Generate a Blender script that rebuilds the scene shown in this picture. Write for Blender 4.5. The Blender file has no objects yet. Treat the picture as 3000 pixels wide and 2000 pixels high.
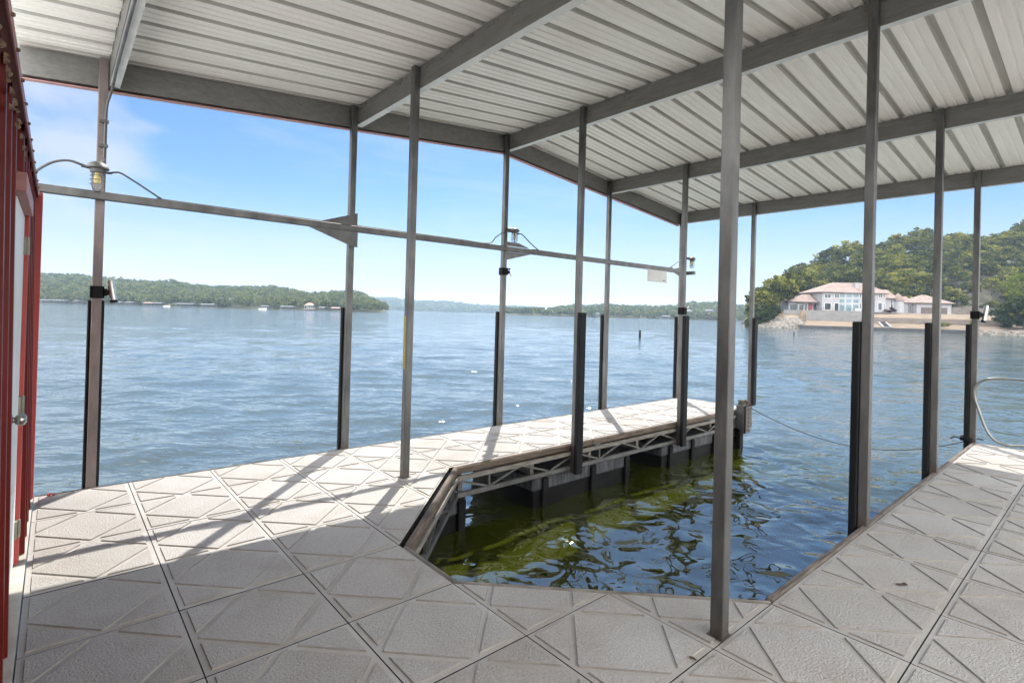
import bpy, bmesh, math, random
import numpy as np
from mathutils import Vector, Matrix, noise as mnoise

rnd = random.Random(7)
nrs = np.random.RandomState(11)
PI = math.pi

# ------------------------------------------------------------------ camera
scene = bpy.context.scene
F, CY = 1546.55, 906.0                       # focal length and principal row of the 3000x2000 photograph
M = np.array([[0.7560748, -0.65392961, 0.02696234],
              [-0.02504339, 0.01226001, 0.99961118],
              [0.65400591, 0.75645605, 0.00710713]])
C0 = np.array([-0.50127397, -5.48387689, 1.51363245])
cam_d = bpy.data.cameras.new('camera')
cam = bpy.data.objects.new('camera', cam_d)
scene.collection.objects.link(cam)
cam_d.sensor_width = 36.0
cam_d.lens = F / 3000 * 36
cam_d.shift_y = (CY - 1000) / 3000
cam_d.clip_start = 0.03
cam_d.clip_end = 9000
mw = Matrix(((M[0][0], M[1][0], -M[2][0], C0[0]),
             (M[0][1], M[1][1], -M[2][1], C0[1]),
             (M[0][2], M[1][2], -M[2][2], C0[2]),
             (0, 0, 0, 1)))
cam.matrix_world = mw
scene.camera = cam

# ------------------------------------------------------------------ light
SUN_AZ, SUN_EL = math.radians(46.4), math.radians(51.5)      # azimuth from +x towards +y
world = bpy.data.worlds.new('World')
scene.world = world
world.use_nodes = True
wn, wl = world.node_tree.nodes, world.node_tree.links
wn.clear()
w_out = wn.new('ShaderNodeOutputWorld')
w_bg = wn.new('ShaderNodeBackground')
w_sky = wn.new('ShaderNodeTexSky')
w_sky.sky_type = 'NISHITA'
w_sky.sun_disc = False
w_sky.sun_elevation = SUN_EL
w_sky.sun_rotation = PI / 2 - SUN_AZ
w_sky.altitude = 200
w_sky.air_density = 1.0
w_sky.dust_density = 0.6
w_sky.ozone_density = 2.5
w_bg.inputs['Strength'].default_value = 0.05
# thin cirrus: streaky noise over the sky direction, whitening the sky light
w_tc = wn.new('ShaderNodeTexCoord')
w_map = wn.new('ShaderNodeMapping'); w_map.inputs['Scale'].default_value = (1.6, 1.6, 9.0)
w_map.inputs['Rotation'].default_value = (0, 0.12, 0.4)
w_n = wn.new('ShaderNodeTexNoise'); w_n.inputs['Scale'].default_value = 1.7
w_n.inputs['Detail'].default_value = 7; w_n.inputs['Roughness'].default_value = 0.62
w_n.inputs['Distortion'].default_value = 0.5
w_r = wn.new('ShaderNodeMapRange'); w_r.inputs['From Min'].default_value = 0.47
w_r.inputs['From Max'].default_value = 0.78; w_r.inputs['To Max'].default_value = 0.34
w_mix = wn.new('ShaderNodeMix'); w_mix.data_type = 'RGBA'
wl.new(w_tc.outputs['Generated'], w_map.inputs['Vector'])
wl.new(w_map.outputs['Vector'], w_n.inputs['Vector'])
wl.new(w_n.outputs['Fac'], w_r.inputs['Value'])
wl.new(w_r.outputs['Result'], w_mix.inputs['Factor'])
w_tint = wn.new('ShaderNodeMix'); w_tint.data_type = 'RGBA'; w_tint.blend_type = 'MULTIPLY'
w_tint.inputs['Factor'].default_value = 1.0
w_tint.inputs['B'].default_value = (0.42, 0.585, 0.745, 1)
wl.new(w_sky.outputs['Color'], w_tint.inputs['A'])
# milky air low over the horizon
w_sep = wn.new('ShaderNodeSeparateXYZ'); wl.new(w_tc.outputs['Generated'], w_sep.inputs[0])
w_h = wn.new('ShaderNodeMapRange'); w_h.interpolation_type = 'SMOOTHSTEP'
w_h.inputs['From Min'].default_value = 0.0; w_h.inputs['From Max'].default_value = 0.23
w_h.inputs['To Min'].default_value = 0.92; w_h.inputs['To Max'].default_value = 0.0
wl.new(w_sep.outputs['Z'], w_h.inputs['Value'])
w_mh = wn.new('ShaderNodeMix'); w_mh.data_type = 'RGBA'
wl.new(w_h.outputs['Result'], w_mh.inputs['Factor']); wl.new(w_tint.outputs['Result'], w_mh.inputs['A'])
w_mh.inputs['B'].default_value = (4.0, 4.2, 5.0, 1)
wl.new(w_mh.outputs['Result'], w_mix.inputs['A'])
w_mix.inputs['B'].default_value = (4.3, 4.75, 5.4, 1)
# soft white cloud low on the left
w_d3 = wn.new('ShaderNodeVectorMath'); w_d3.operation = 'DOT_PRODUCT'
_c = M.T @ np.array([(150 - 1500) / F, (CY - 410) / F, 1.0]); _c /= np.linalg.norm(_c)
w_d3.inputs[1].default_value = tuple(float(q) for q in _c)
w_m3 = wn.new('ShaderNodeMapping'); w_m3.inputs['Scale'].default_value = (1, 1, 2.2)
wl.new(w_tc.outputs['Generated'], w_m3.inputs['Vector'])
w_n3 = wn.new('ShaderNodeTexNoise'); w_n3.inputs['Scale'].default_value = 9; w_n3.inputs['Detail'].default_value = 6
wl.new(w_m3.outputs['Vector'], w_n3.inputs['Vector'])
w_a3 = wn.new('ShaderNodeMath'); w_a3.operation = 'MULTIPLY_ADD'; w_a3.inputs[1].default_value = 0.022
wl.new(w_n3.outputs['Fac'], w_a3.inputs[0]); wl.new(w_d3.outputs['Value'], w_a3.inputs[2])
wl.new(w_tc.outputs['Generated'], w_d3.inputs[0])
w_r3 = wn.new('ShaderNodeMapRange'); w_r3.interpolation_type = 'SMOOTHSTEP'
w_r3.inputs['From Min'].default_value = 1.0025; w_r3.inputs['From Max'].default_value = 1.013; w_r3.inputs['To Max'].default_value = 0.75
wl.new(w_a3.outputs[0], w_r3.inputs['Value'])
w_x3 = wn.new('ShaderNodeMix'); w_x3.data_type = 'RGBA'
wl.new(w_r3.outputs['Result'], w_x3.inputs['Factor']); wl.new(w_mix.outputs['Result'], w_x3.inputs['A'])
w_x3.inputs['B'].default_value = (3.9, 4.2, 5.1, 1)
# added bright cloud bank, unseen behind the camera, lighting the space under the roof
w_dot = wn.new('ShaderNodeVectorMath'); w_dot.operation = 'DOT_PRODUCT'
w_dot.inputs[1].default_value = (-0.654, -0.756, 0.0)
wl.new(w_tc.outputs['Generated'], w_dot.inputs[0])
w_n2 = wn.new('ShaderNodeTexNoise'); w_n2.inputs['Scale'].default_value = 2.2; w_n2.inputs['Detail'].default_value = 6
wl.new(w_tc.outputs['Generated'], w_n2.inputs['Vector'])
w_add = wn.new('ShaderNodeMath'); w_add.operation = 'MULTIPLY_ADD'; w_add.inputs[1].default_value = 0.5
wl.new(w_n2.outputs['Fac'], w_add.inputs[0]); wl.new(w_dot.outputs['Value'], w_add.inputs[2])
w_r2 = wn.new('ShaderNodeMapRange'); w_r2.interpolation_type = 'SMOOTHSTEP'
w_r2.inputs['From Min'].default_value = -0.20; w_r2.inputs['From Max'].default_value = 0.35
wl.new(w_add.outputs[0], w_r2.inputs['Value'])
w_mix2 = wn.new('ShaderNodeMix'); w_mix2.data_type = 'RGBA'
wl.new(w_r2.outputs['Result'], w_mix2.inputs['Factor']); wl.new(w_x3.outputs['Result'], w_mix2.inputs['A'])
w_mix2.inputs['B'].default_value = (27, 26.7, 26, 1)
wl.new(w_mix2.outputs['Result'], w_bg.inputs['Color'])
wl.new(w_bg.outputs['Background'], w_out.inputs['Surface'])

sun_d = bpy.data.lights.new('sun', 'SUN')
sun_d.energy = 2.0
sun_d.angle = math.radians(0.5)
sun_d.color = (1.0, 0.95, 0.87)
sun = bpy.data.objects.new('sun', sun_d)
scene.collection.objects.link(sun)
S = Vector((math.cos(SUN_EL) * math.cos(SUN_AZ), math.cos(SUN_EL) * math.sin(SUN_AZ), math.sin(SUN_EL)))
sun.rotation_euler = S.to_track_quat('Z', 'Y').to_euler()
sun.location = (10, 10, 30)

vs = scene.view_settings
vs.view_transform = 'Standard'; vs.look = 'None'; vs.gamma = 1.0; vs.use_curve_mapping = False
vs.exposure = 1.95
cy_ = scene.cycles
cy_.max_bounces = 10; cy_.diffuse_bounces = 6; cy_.glossy_bounces = 4; cy_.transmission_bounces = 4
cy_.volume_bounces = 0; cy_.transparent_max_bounces = 8
cy_.sample_clamp_indirect = 6.0
cy_.use_denoising = True

# ------------------------------------------------------------------ pixel to world helpers
def ray(px, py):
    return M.T @ np.array([(px - 1500) / F, (CY - py) / F, 1.0])
def at(px, py, depth):
    """point seen at that pixel of the photograph, `depth` metres in front of the camera"""
    return Vector(C0 + ray(px, py) * depth)
def hrow(px):
    return CY - F * (-( (px - 1500) / F * M[0][2] + M[2][2]) / M[1][2])
def ground_pt(px, depth, z):
    p = C0 + ray(px, hrow(px)) * depth
    return Vector((p[0], p[1], z))
def zat(px, py, depth):
    return float((C0 + ray(px, py) * depth)[2])

# ------------------------------------------------------------------ object helpers
COL = scene.collection
def tag(o, label=None, cat=None, group=None, kind=None):
    if label: o['label'] = label
    if cat: o['category'] = cat
    if group: o['group'] = group
    if kind: o['kind'] = kind
    return o
def empty(name, loc=(0, 0, 0), rz=0.0, **k):
    o = bpy.data.objects.new(name, None); COL.objects.link(o)
    o.location = loc; o.rotation_euler = (0, 0, rz); o.empty_display_size = 0.1
    return tag(o, **k)
def finish(name, bm, mat, parent=None, smooth=False, **k):
    me = bpy.data.meshes.new(name)
    bmesh.ops.recalc_face_normals(bm, faces=bm.faces[:])
    bm.to_mesh(me); bm.free()
    if smooth:
        me.polygons.foreach_set('use_smooth', [True] * len(me.polygons))
    for m in (mat if isinstance(mat, (list, tuple)) else [mat]): me.materials.append(m)
    o = bpy.data.objects.new(name, me); COL.objects.link(o)
    if parent is not None: o.parent = parent
    return tag(o, **k)
def fromdata(name, v, f, mat, parent=None, smooth=False, **k):
    me = bpy.data.meshes.new(name); me.from_pydata([tuple(map(float, p)) for p in v], [], f); me.update()
    if smooth: me.polygons.foreach_set('use_smooth', [True] * len(me.polygons))
    for m in (mat if isinstance(mat, (list, tuple)) else [mat]): me.materials.append(m)
    o = bpy.data.objects.new(name, me); COL.objects.link(o)
    if parent is not None: o.parent = parent
    return tag(o, **k)
def box(bm, x0, x1, y0, y1, z0, z1, bev=0.0, mtx=None, mi=0):
    vs_ = [bm.verts.new((x, y, z)) for z in (z0, z1) for y in (y0, y1) for x in (x0, x1)]
    fs = [(0, 1, 3, 2), (4, 6, 7, 5), (0, 4, 5, 1), (2, 3, 7, 6), (0, 2, 6, 4), (1, 5, 7, 3)]
    faces = [bm.faces.new([vs_[i] for i in f]) for f in fs]
    for f in faces: f.material_index = mi
    geo = vs_
    if bev > 0:
        edges = list({e for f in faces for e in f.edges})
        r = bmesh.ops.bevel(bm, geom=edges, offset=bev, segments=1, affect='EDGES', profile=0.5)
        geo = list({v for f in r['faces'] for v in f.verts} | {v for v in vs_ if v.is_valid})
    if mtx is not None: bmesh.ops.transform(bm, matrix=mtx, verts=[v for v in geo if v.is_valid])
    return geo
def bar(bm, a, b, w, h, up=(0, 0, 1), bev=0.0):
    """rectangular bar from a to b, w across, h along up"""
    a, b = Vector(a), Vector(b); d = b - a; L = d.length; d.normalize()
    u = Vector(up); s = d.cross(u); s.normalize(); u = s.cross(d)
    m = Matrix(((d.x, s.x, u.x, a.x), (d.y, s.y, u.y, a.y), (d.z, s.z, u.z, a.z), (0, 0, 0, 1)))
    return box(bm, 0, L, -w / 2, w / 2, -h / 2, h / 2, bev, m)
def tube(bm, pts, r, n=10, cap=True, closed=False):
    pts = [Vector(p) for p in pts]; rings = []
    prev = None
    for i, p in enumerate(pts):
        if closed: t = pts[(i + 1) % len(pts)] - pts[i - 1]
        else: t = pts[min(i + 1, len(pts) - 1)] - pts[max(i - 1, 0)]
        t.normalize()
        if prev is None:
            ref = Vector((0, 0, 1)) if abs(t.z) < 0.9 else Vector((1, 0, 0))
            s = t.cross(ref)
        else:
            s = prev - t * prev.dot(t)
        s.normalize(); prev = s; u = t.cross(s)
        rr = r[i] if isinstance(r, (list, tuple)) else r
        rings.append([bm.verts.new(p + (s * math.cos(2 * PI * k / n) + u * math.sin(2 * PI * k / n)) * rr) for k in range(n)])
    m = len(rings)
    for i in range(m if closed else m - 1):
        A, B = rings[i], rings[(i + 1) % m]
        for k in range(n):
            bm.faces.new((A[k], A[(k + 1) % n], B[(k + 1) % n], B[k]))
    if cap and not closed:
        bm.faces.new(rings[0][::-1]); bm.faces.new(rings[-1])
def lathe(bm, prof, loc=(0, 0, 0), n=24, mtx=None):
    rings = []; loc = Vector(loc)
    for (r, z) in prof:
        ring = []
        for k in range(n):
            p = Vector((max(r, 1e-4) * math.cos(2 * PI * k / n), max(r, 1e-4) * math.sin(2 * PI * k / n), z))
            if mtx is not None: p = mtx @ p
            ring.append(bm.verts.new(p + loc))
        rings.append(ring)
    for A, B in zip(rings, rings[1:]):
        for k in range(n): bm.faces.new((A[k], A[(k + 1) % n], B[(k + 1) % n], B[k]))
    bm.faces.new(rings[0][::-1]); bm.faces.new(rings[-1])
def prism(bm, poly, z0, z1, bev=0.0, inset_top=0.0):
    """vertical prism over a 2D polygon; the top outline may be inset for a chamfer"""
    n = len(poly); c = Vector((sum(p[0] for p in poly) / n, sum(p[1] for p in poly) / n))
    lo = [bm.verts.new((p[0], p[1], z0)) for p in poly]
    tp = poly if inset_top == 0 else inset(poly, inset_top)
    if tp is None: tp = poly
    hi = [bm.verts.new((p[0], p[1], z1)) for p in tp]
    bm.faces.new(hi); bm.faces.new(lo[::-1])
    for i in range(n): bm.faces.new((lo[i], lo[(i + 1) % n], hi[(i + 1) % n], hi[i]))
def plate(bm, pts, thick):
    """thin solid from a planar outline"""
    P = [Vector(p) for p in pts]; n = (P[1] - P[0]).cross(P[2] - P[0]).normalized() * thick / 2
    a = [bm.verts.new(p + n) for p in P]; b = [bm.verts.new(p - n) for p in P]
    bm.faces.new(a); bm.faces.new(b[::-1])
    for i in range(len(P)): bm.faces.new((a[i], b[i], b[(i + 1) % len(P)], a[(i + 1) % len(P)]))
def area2(poly):
    return 0.5 * sum(poly[i][0] * poly[(i + 1) % len(poly)][1] - poly[(i + 1) % len(poly)][0] * poly[i][1] for i in range(len(poly)))
def clip(poly, a, b, c):
    """keep a*x + b*y <= c"""
    out = []
    for i in range(len(poly)):
        p, q = poly[i], poly[(i + 1) % len(poly)]
        dp, dq = a * p[0] + b * p[1] - c, a * q[0] + b * q[1] - c
        if dp <= 0: out.append(p)
        if (dp < 0 < dq) or (dq < 0 < dp):
            t = dp / (dp - dq); out.append((p[0] + t * (q[0] - p[0]), p[1] + t * (q[1] - p[1])))
    return out
def inset(poly, d):
    if area2(poly) < 0: poly = poly[::-1]
    base = poly[:]; out = poly[:]
    for i in range(len(base)):
        p, q = base[i], base[(i + 1) % len(base)]
        ex, ey = q[0] - p[0], q[1] - p[1]; L = math.hypot(ex, ey)
        if L < 1e-6: continue
        nx, ny = ey / L, -ex / L              # outward
        out = clip(out, nx, ny, nx * p[0] + ny * p[1] - d)
        if len(out) < 3: return None
    # drop duplicate points
    res = []
    for p in out:
        if not res or math.hypot(p[0] - res[-1][0], p[1] - res[-1][1]) > 1e-4: res.append(p)
    if len(res) > 2 and math.hypot(res[0][0] - res[-1][0], res[0][1] - res[-1][1]) < 1e-4: res.pop()
    return res if len(res) > 2 and abs(area2(res)) > 1e-4 else None

# ------------------------------------------------------------------ materials
def mat(name):
    m = bpy.data.materials.new(name); m.use_nodes = True
    nt = m.node_tree; b = nt.nodes['Principled BSDF']
    return m, nt, b
def N(nt, t, **k):
    n = nt.nodes.new(t)
    for a, v in k.items(): setattr(n, a, v)
    return n
def noise_n(nt, scale, detail=4, rough=0.55, dist=0.0, vec=None, coord='Object', stretch=None):
    n = N(nt, 'ShaderNodeTexNoise')
    n.inputs['Scale'].default_value = scale; n.inputs['Detail'].default_value = detail
    n.inputs['Roughness'].default_value = rough; n.inputs['Distortion'].default_value = dist
    if vec is None:
        tc = N(nt, 'ShaderNodeTexCoord'); vec = tc.outputs[coord]
    if stretch:
        mp = N(nt, 'ShaderNodeMapping'); mp.inputs['Scale'].default_value = stretch
        nt.links.new(vec, mp.inputs['Vector']); vec = mp.outputs['Vector']
    nt.links.new(vec, n.inputs['Vector'])
    return n
def ramp(nt, fac, stops):
    r = N(nt, 'ShaderNodeValToRGB'); e = r.color_ramp.elements
    while len(e) < len(stops): e.new(0.5)
    for i, (p, c) in enumerate(stops):
        e[i].position = p; e[i].color = (c[0], c[1], c[2], 1)
    nt.links.new(fac, r.inputs['Fac'])
    return r
def bump(nt, b, height, strength=0.3, dist=0.01, prev=None):
    bn = N(nt, 'ShaderNodeBump'); bn.inputs['Strength'].default_value = strength; bn.inputs['Distance'].default_value = dist
    nt.links.new(height, bn.inputs['Height'])
    if prev is not None: nt.links.new(prev.outputs['Normal'], bn.inputs['Normal'])
    nt.links.new(bn.outputs['Normal'], b.inputs['Normal'])
    return bn
TONE = 0.93
def simple(name, c0, c1, rough=0.6, metal=0.0, scale=6.0, stretch=None, bstr=0.15, bscale=None, detail=6, lo=0.35, hi=0.68, spec=None):
    m, nt, b = mat(name)
    c0, c1 = [v * TONE for v in c0], [v * TONE for v in c1]
    n = noise_n(nt, scale, detail, 0.6, 0.2, stretch=stretch)
    r = ramp(nt, n.outputs['Fac'], [(lo, c0), (hi, c1)])
    nt.links.new(r.outputs['Color'], b.inputs['Base Color'])
    b.inputs['Roughness'].default_value = rough; b.inputs['Metallic'].default_value = metal
    if spec is not None: b.inputs['Specular IOR Level'].default_value = spec
    if bstr:
        n2 = noise_n(nt, bscale or scale * 6, 3, 0.6, stretch=stretch)
        bump(nt, b, n2.outputs['Fac'], bstr, 0.004)
    return m

M_steel = simple('galvanised_steel', (0.080, 0.080, 0.079), (0.165, 0.162, 0.157), 0.45, 0.45, 7, (1, 1, 0.35), 0.12, 60)
def foot_rust(m):
    nt = m.node_tree; b = nt.nodes['Principled BSDF']; src = b.inputs['Base Color'].links[0].from_socket
    g = N(nt, 'ShaderNodeNewGeometry'); sp = N(nt, 'ShaderNodeSeparateXYZ'); nt.links.new(g.outputs['Position'], sp.inputs[0])
    n = noise_n(nt, 38, 5, 0.7, vec=g.outputs['Position']); ad = N(nt, 'ShaderNodeMath', operation='MULTIPLY_ADD'); ad.inputs[1].default_value = -0.30
    nt.links.new(n.outputs['Fac'], ad.inputs[0]); nt.links.new(sp.outputs['Z'], ad.inputs[2])
    mr = N(nt, 'ShaderNodeMapRange'); mr.inputs['From Min'].default_value = -0.12; mr.inputs['From Max'].default_value = -0.03
    mr.inputs['To Min'].default_value = 0.5; mr.inputs['To Max'].default_value = 0.0
    nt.links.new(ad.outputs[0], mr.inputs['Value'])
    mx = N(nt, 'ShaderNodeMix', data_type='RGBA'); nt.links.new(mr.outputs['Result'], mx.inputs['Factor'])
    nt.links.new(src, mx.inputs['A']); mx.inputs['B'].default_value = (0.085, 0.05, 0.032, 1)
    nt.links.new(mx.outputs['Result'], b.inputs['Base Color'])
M_truss = M_steel.copy(); M_truss.name = 'truss_steel'
foot_rust(M_steel)
M_beam = simple('galvanised_beam', (0.180, 0.175, 0.165), (0.245, 0.238, 0.222), 0.5, 0.3, 14, (1, 0.3, 2), 0.06, 50)
M_zinc = simple('bright_zinc_flange', (0.62, 0.64, 0.64), (0.78, 0.79, 0.78), 0.5, 0.2, 6, None, 0.08)
M_bumper = simple('black_rubber', (0.006, 0.006, 0.008), (0.016, 0.017, 0.02), 0.6, 0, 5, (1, 1, 0.3), 0.08, spec=0.18)
M_redpost = simple('red_oxide_steel', (0.15, 0.12, 0.115), (0.28, 0.23, 0.222), 0.55, 0.2, 6, (1, 1, 0.3), 0.1)
M_wood = simple('weathered_wood', (0.05, 0.038, 0.028), (0.165, 0.122, 0.09), 0.75, 0, 9, (0.6, 0.6, 6), 0.4, 60)
M_wood2 = simple('dull_wood', (0.07, 0.055, 0.045), (0.20, 0.165, 0.14), 0.8, 0, 9, (0.6, 6, 6), 0.4, 60)
M_board = simple('grey_board', (0.10, 0.09, 0.078), (0.27, 0.245, 0.215), 0.7, 0, 8, (0.8, 0.8, 7), 0.5, 60)
M_black = simple('black_plastic', (0.005, 0.005, 0.006), (0.013, 0.013, 0.014), 0.6, 0, 4, None, 0.05, spec=0.15)
M_float = simple('grey_float_shell', (0.015, 0.017, 0.021), (0.085, 0.09, 0.10), 0.6, 0, 5, (7, 7, 1), 0.2, 20, lo=0.4, hi=0.62)
M_chrome = simple('polished_tube', (0.62, 0.60, 0.56), (0.8, 0.79, 0.77), 0.22, 0.9, 8, None, 0)
M_alu = simple('dull_aluminium_tube', (0.20, 0.195, 0.185), (0.28, 0.275, 0.26), 0.4, 0.7, 8, None, 0)
M_hinge = simple('dull_brass_hinge', (0.20, 0.19, 0.15), (0.32, 0.30, 0.25), 0.5, 0.3, 9, None, 0)
M_redtrim = simple('red_trim_steel', (0.36, 0.05, 0.045), (0.46, 0.085, 0.07), 0.45, 0.0, 5, (1, 1, 0.3), 0.04, spec=0.3)
M_shed = simple('dark_red_siding', (0.09, 0.007, 0.005), (0.145, 0.013, 0.010), 0.38, 0.0, 4, (1, 1, 0.25), 0.04, 30, spec=0.15)
M_pinktrim = simple('faded_red_trim', (0.50, 0.25, 0.24), (0.62, 0.36, 0.35), 0.5, 0.0, 4, (1, 1, 4), 0.04)
M_headtrim = simple('chalky_red_trim', (0.28, 0.10, 0.09), (0.40, 0.18, 0.165), 0.5, 0.0, 4, (1, 1, 4), 0.04)
M_knob = simple('worn_chrome_knob', (0.3, 0.28, 0.26), (0.5, 0.48, 0.46), 0.25, 0.9, 12, None, 0)
M_door = simple('white_door_paint', (0.62, 0.63, 0.62), (0.74, 0.75, 0.74), 0.45, 0.0, 3, None, 0.02)
M_dirt = simple('mud_dauber_dirt', (0.10, 0.06, 0.04), (0.25, 0.17, 0.11), 0.9, 0.0, 20, None, 0.6)
M_cable = simple('grey_cable', (0.05, 0.055, 0.06), (0.1, 0.105, 0.11), 0.5, 0, 9, None, 0)
M_panelw = simple('white_plate', (0.55, 0.54, 0.52), (0.64, 0.63, 0.61), 0.5, 0, 5, None, 0.03)
M_yellow = simple('yellow_tape', (0.33, 0.26, 0.03), (0.42, 0.33, 0.04), 0.5, 0, 10, None, 0)
M_bulb = simple('amber_bulb', (0.75, 0.55, 0.05), (0.85, 0.7, 0.15), 0.3, 0, 10, None, 0)
M_white = simple('white_fitting', (0.7, 0.7, 0.68), (0.8, 0.8, 0.79), 0.35, 0, 10, None, 0)
M_guard = simple('dark_grey_guard', (0.05, 0.052, 0.055), (0.09, 0.092, 0.095), 0.6, 0.1, 9, None, 0.1)
M_rope = simple('dark_rope', (0.045, 0.035, 0.025), (0.12, 0.10, 0.08), 0.9, 0, 30, None, 0.3)
M_curb = simple('concrete_curb', (0.40, 0.37, 0.32), (0.55, 0.52, 0.46), 0.85, 0, 5, None, 0.25, 60)
m, nt, b = mat('lamp_glass')
b.inputs['Base Color'].default_value = (0.9, 0.92, 0.93, 1); b.inputs['Roughness'].default_value = 0.12
b.inputs['Transmission Weight'].default_value = 0.85; b.inputs['IOR'].default_value = 1.15
nn = noise_n(nt, 30, 2); bump(nt, b, nn.outputs['Fac'], 0.08, 0.002)
M_glass = m

# cast deck tile: light grey-beige, stippled top
def tile_mat(name, stipple):
    m, nt, b = mat(name)
    n = noise_n(nt, 1.3, 5, 0.6, 0.3)
    r = ramp(nt, n.outputs['Fac'], [(0.3, (0.34, 0.323, 0.305)), (0.55, (0.385, 0.373, 0.360)), (0.75, (0.415, 0.405, 0.394))])
    n3 = noise_n(nt, 85, 2, 0.5)
    mx = N(nt, 'ShaderNodeMix', data_type='RGBA', blend_type='MULTIPLY'); mx.inputs['Factor'].default_value = 0.40 if stipple else 0.12
    r3 = ramp(nt, n3.outputs['Fac'], [(0.35, (0.62, 0.60, 0.58)), (0.62, (1.06, 1.05, 1.04))])
    nt.links.new(r.outputs['Color'], mx.inputs['A']); nt.links.new(r3.outputs['Color'], mx.inputs['B'])
    # dirt blotches
    n4 = noise_n(nt, 2.3, 8, 0.7, 0.8)
    r4 = ramp(nt, n4.outputs['Fac'], [(0.50, (1, 1, 1)), (0.62, (0.91, 0.885, 0.85)), (0.80, (0.76, 0.71, 0.64))])
    mx2 = N(nt, 'ShaderNodeMix', data_type='RGBA', blend_type='MULTIPLY'); mx2.inputs['Factor'].default_value = 0.9
    nt.links.new(mx.outputs['Result'], mx2.inputs['A']); nt.links.new(r4.outputs['Color'], mx2.inputs['B'])
    gp = N(nt, 'ShaderNodeNewGeometry'); vd = N(nt, 'ShaderNodeVectorMath', operation='DIVIDE'); vd.inputs[1].default_value = (0.61, 0.61, 50)
    vf = N(nt, 'ShaderNodeVectorMath', operation='FLOOR'); wnz = N(nt, 'ShaderNodeTexWhiteNoise', noise_dimensions='3D')
    nt.links.new(gp.outputs['Position'], vd.inputs[0]); nt.links.new(vd.outputs[0], vf.inputs[0]); nt.links.new(vf.outputs[0], wnz.inputs['Vector'])
    rt = ramp(nt, wnz.outputs['Value'], [(0.0, (0.90, 0.89, 0.87)), (0.5, (0.98, 0.975, 0.97)), (1.0, (1.04, 1.04, 1.04))])
    mx3 = N(nt, 'ShaderNodeMix', data_type='RGBA', blend_type='MULTIPLY'); mx3.inputs['Factor'].default_value = 1.0
    nt.links.new(mx2.outputs['Result'], mx3.inputs['A']); nt.links.new(rt.outputs['Color'], mx3.inputs['B'])
    nt.links.new(mx3.outputs['Result'], b.inputs['Base Color'])
    b.inputs['Roughness'].default_value = 0.72
    n5 = noise_n(nt, 95 if stipple else 220, 2.5, 0.5)
    bump(nt, b, n5.outputs['Fac'], 1.0 if stipple else 0.15, 0.0085)
    return m
M_tile = tile_mat('tile_stippled', True)
M_band = tile_mat('tile_smooth_band', False)
M_gap = simple('dark_joint', (0.02, 0.018, 0.016), (0.05, 0.045, 0.04), 0.9, 0, 6, None, 0)

# underside of the roof sheet
m, nt, b = mat('roof_sheet_white')
n = noise_n(nt, 0.9, 5, 0.6, 0.4, stretch=(0.5, 2.5, 1))
r = ramp(nt, n.outputs['Fac'], [(0.3, (0.84, 0.81, 0.755)), (0.55, (0.89, 0.87, 0.83)), (0.75, (0.87, 0.82, 0.765))])
n2 = noise_n(nt, 5, 6, 0.65, 0.3, stretch=(0.3, 3, 1))
r2 = ramp(nt, n2.outputs['Fac'], [(0.42, (0.87, 0.86, 0.84)), (0.6, (1, 1, 1))])
mx = N(nt, 'ShaderNodeMix', data_type='RGBA', blend_type='MULTIPLY'); mx.inputs['Factor'].default_value = 0.35
nt.links.new(r.outputs['Color'], mx.inputs['A']); nt.links.new(r2.outputs['Color'], mx.inputs['B'])
nt.links.new(mx.outputs['Result'], b.inputs['Base Color'])
b.inputs['Roughness'].default_value = 0.42
n3 = noise_n(nt, 3, 2, 0.5, stretch=(0.4, 2, 1)); bump(nt, b, n3.outputs['Fac'], 0.12, 0.02)
M_roof = m
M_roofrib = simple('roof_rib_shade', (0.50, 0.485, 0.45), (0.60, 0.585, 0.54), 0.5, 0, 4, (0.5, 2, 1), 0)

# water: dark green body under a glossy surface
m, nt, b = mat('lake_water')
geo = N(nt, 'ShaderNodeNewGeometry')
at_s = N(nt, 'ShaderNodeAttribute'); at_s.attribute_name = 'shelter'
mxc = N(nt, 'ShaderNodeMix', data_type='RGBA')
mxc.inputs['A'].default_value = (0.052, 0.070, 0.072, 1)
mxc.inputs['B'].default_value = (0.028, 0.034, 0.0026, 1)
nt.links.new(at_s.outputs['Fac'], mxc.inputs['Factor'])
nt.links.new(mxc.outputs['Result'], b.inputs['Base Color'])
b.inputs['Roughness'].default_value = 0.045
ir = N(nt, 'ShaderNodeMapRange'); ir.inputs['To Min'].default_value = 1.80; ir.inputs['To Max'].default_value = 2.5
nt.links.new(at_s.outputs['Fac'], ir.inputs['Value']); nt.links.new(ir.outputs['Result'], b.inputs['IOR'])
mp0 = N(nt, 'ShaderNodeMapping'); mp0.inputs['Rotation'].default_value = (0, 0, math.radians(41))
mp = N(nt, 'ShaderNodeMapping'); mp.inputs['Scale'].default_value = (0.55, 1.0, 1.0)
nt.links.new(geo.outputs['Position'], mp0.inputs['Vector']); nt.links.new(mp0.outputs['Vector'], mp.inputs['Vector'])
na = noise_n(nt, 3.4, 2.2, 0.5, 0.25, vec=mp.outputs['Vector'])
nd = noise_n(nt, 3.3, 1.6, 0.4, 0.5, vec=geo.outputs['Position'])
nb = noise_n(nt, 1.5, 4.0, 0.6, 0.3, vec=mp.outputs['Vector'])
nc = noise_n(nt, 0.22, 6.0, 0.65, 0.2, vec=mp.outputs['Vector'])
b1 = bump(nt, b, na.outputs['Fac'], 1.0, 0.036)
b2 = bump(nt, b, nb.outputs['Fac'], 1.0, 0.050, b1)
b3 = bump(nt, b, nc.outputs['Fac'], 1.0, 0.32, b2)
b4 = bump(nt, b, nd.outputs['Fac'], 1.0, 0.050, b3)
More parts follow.
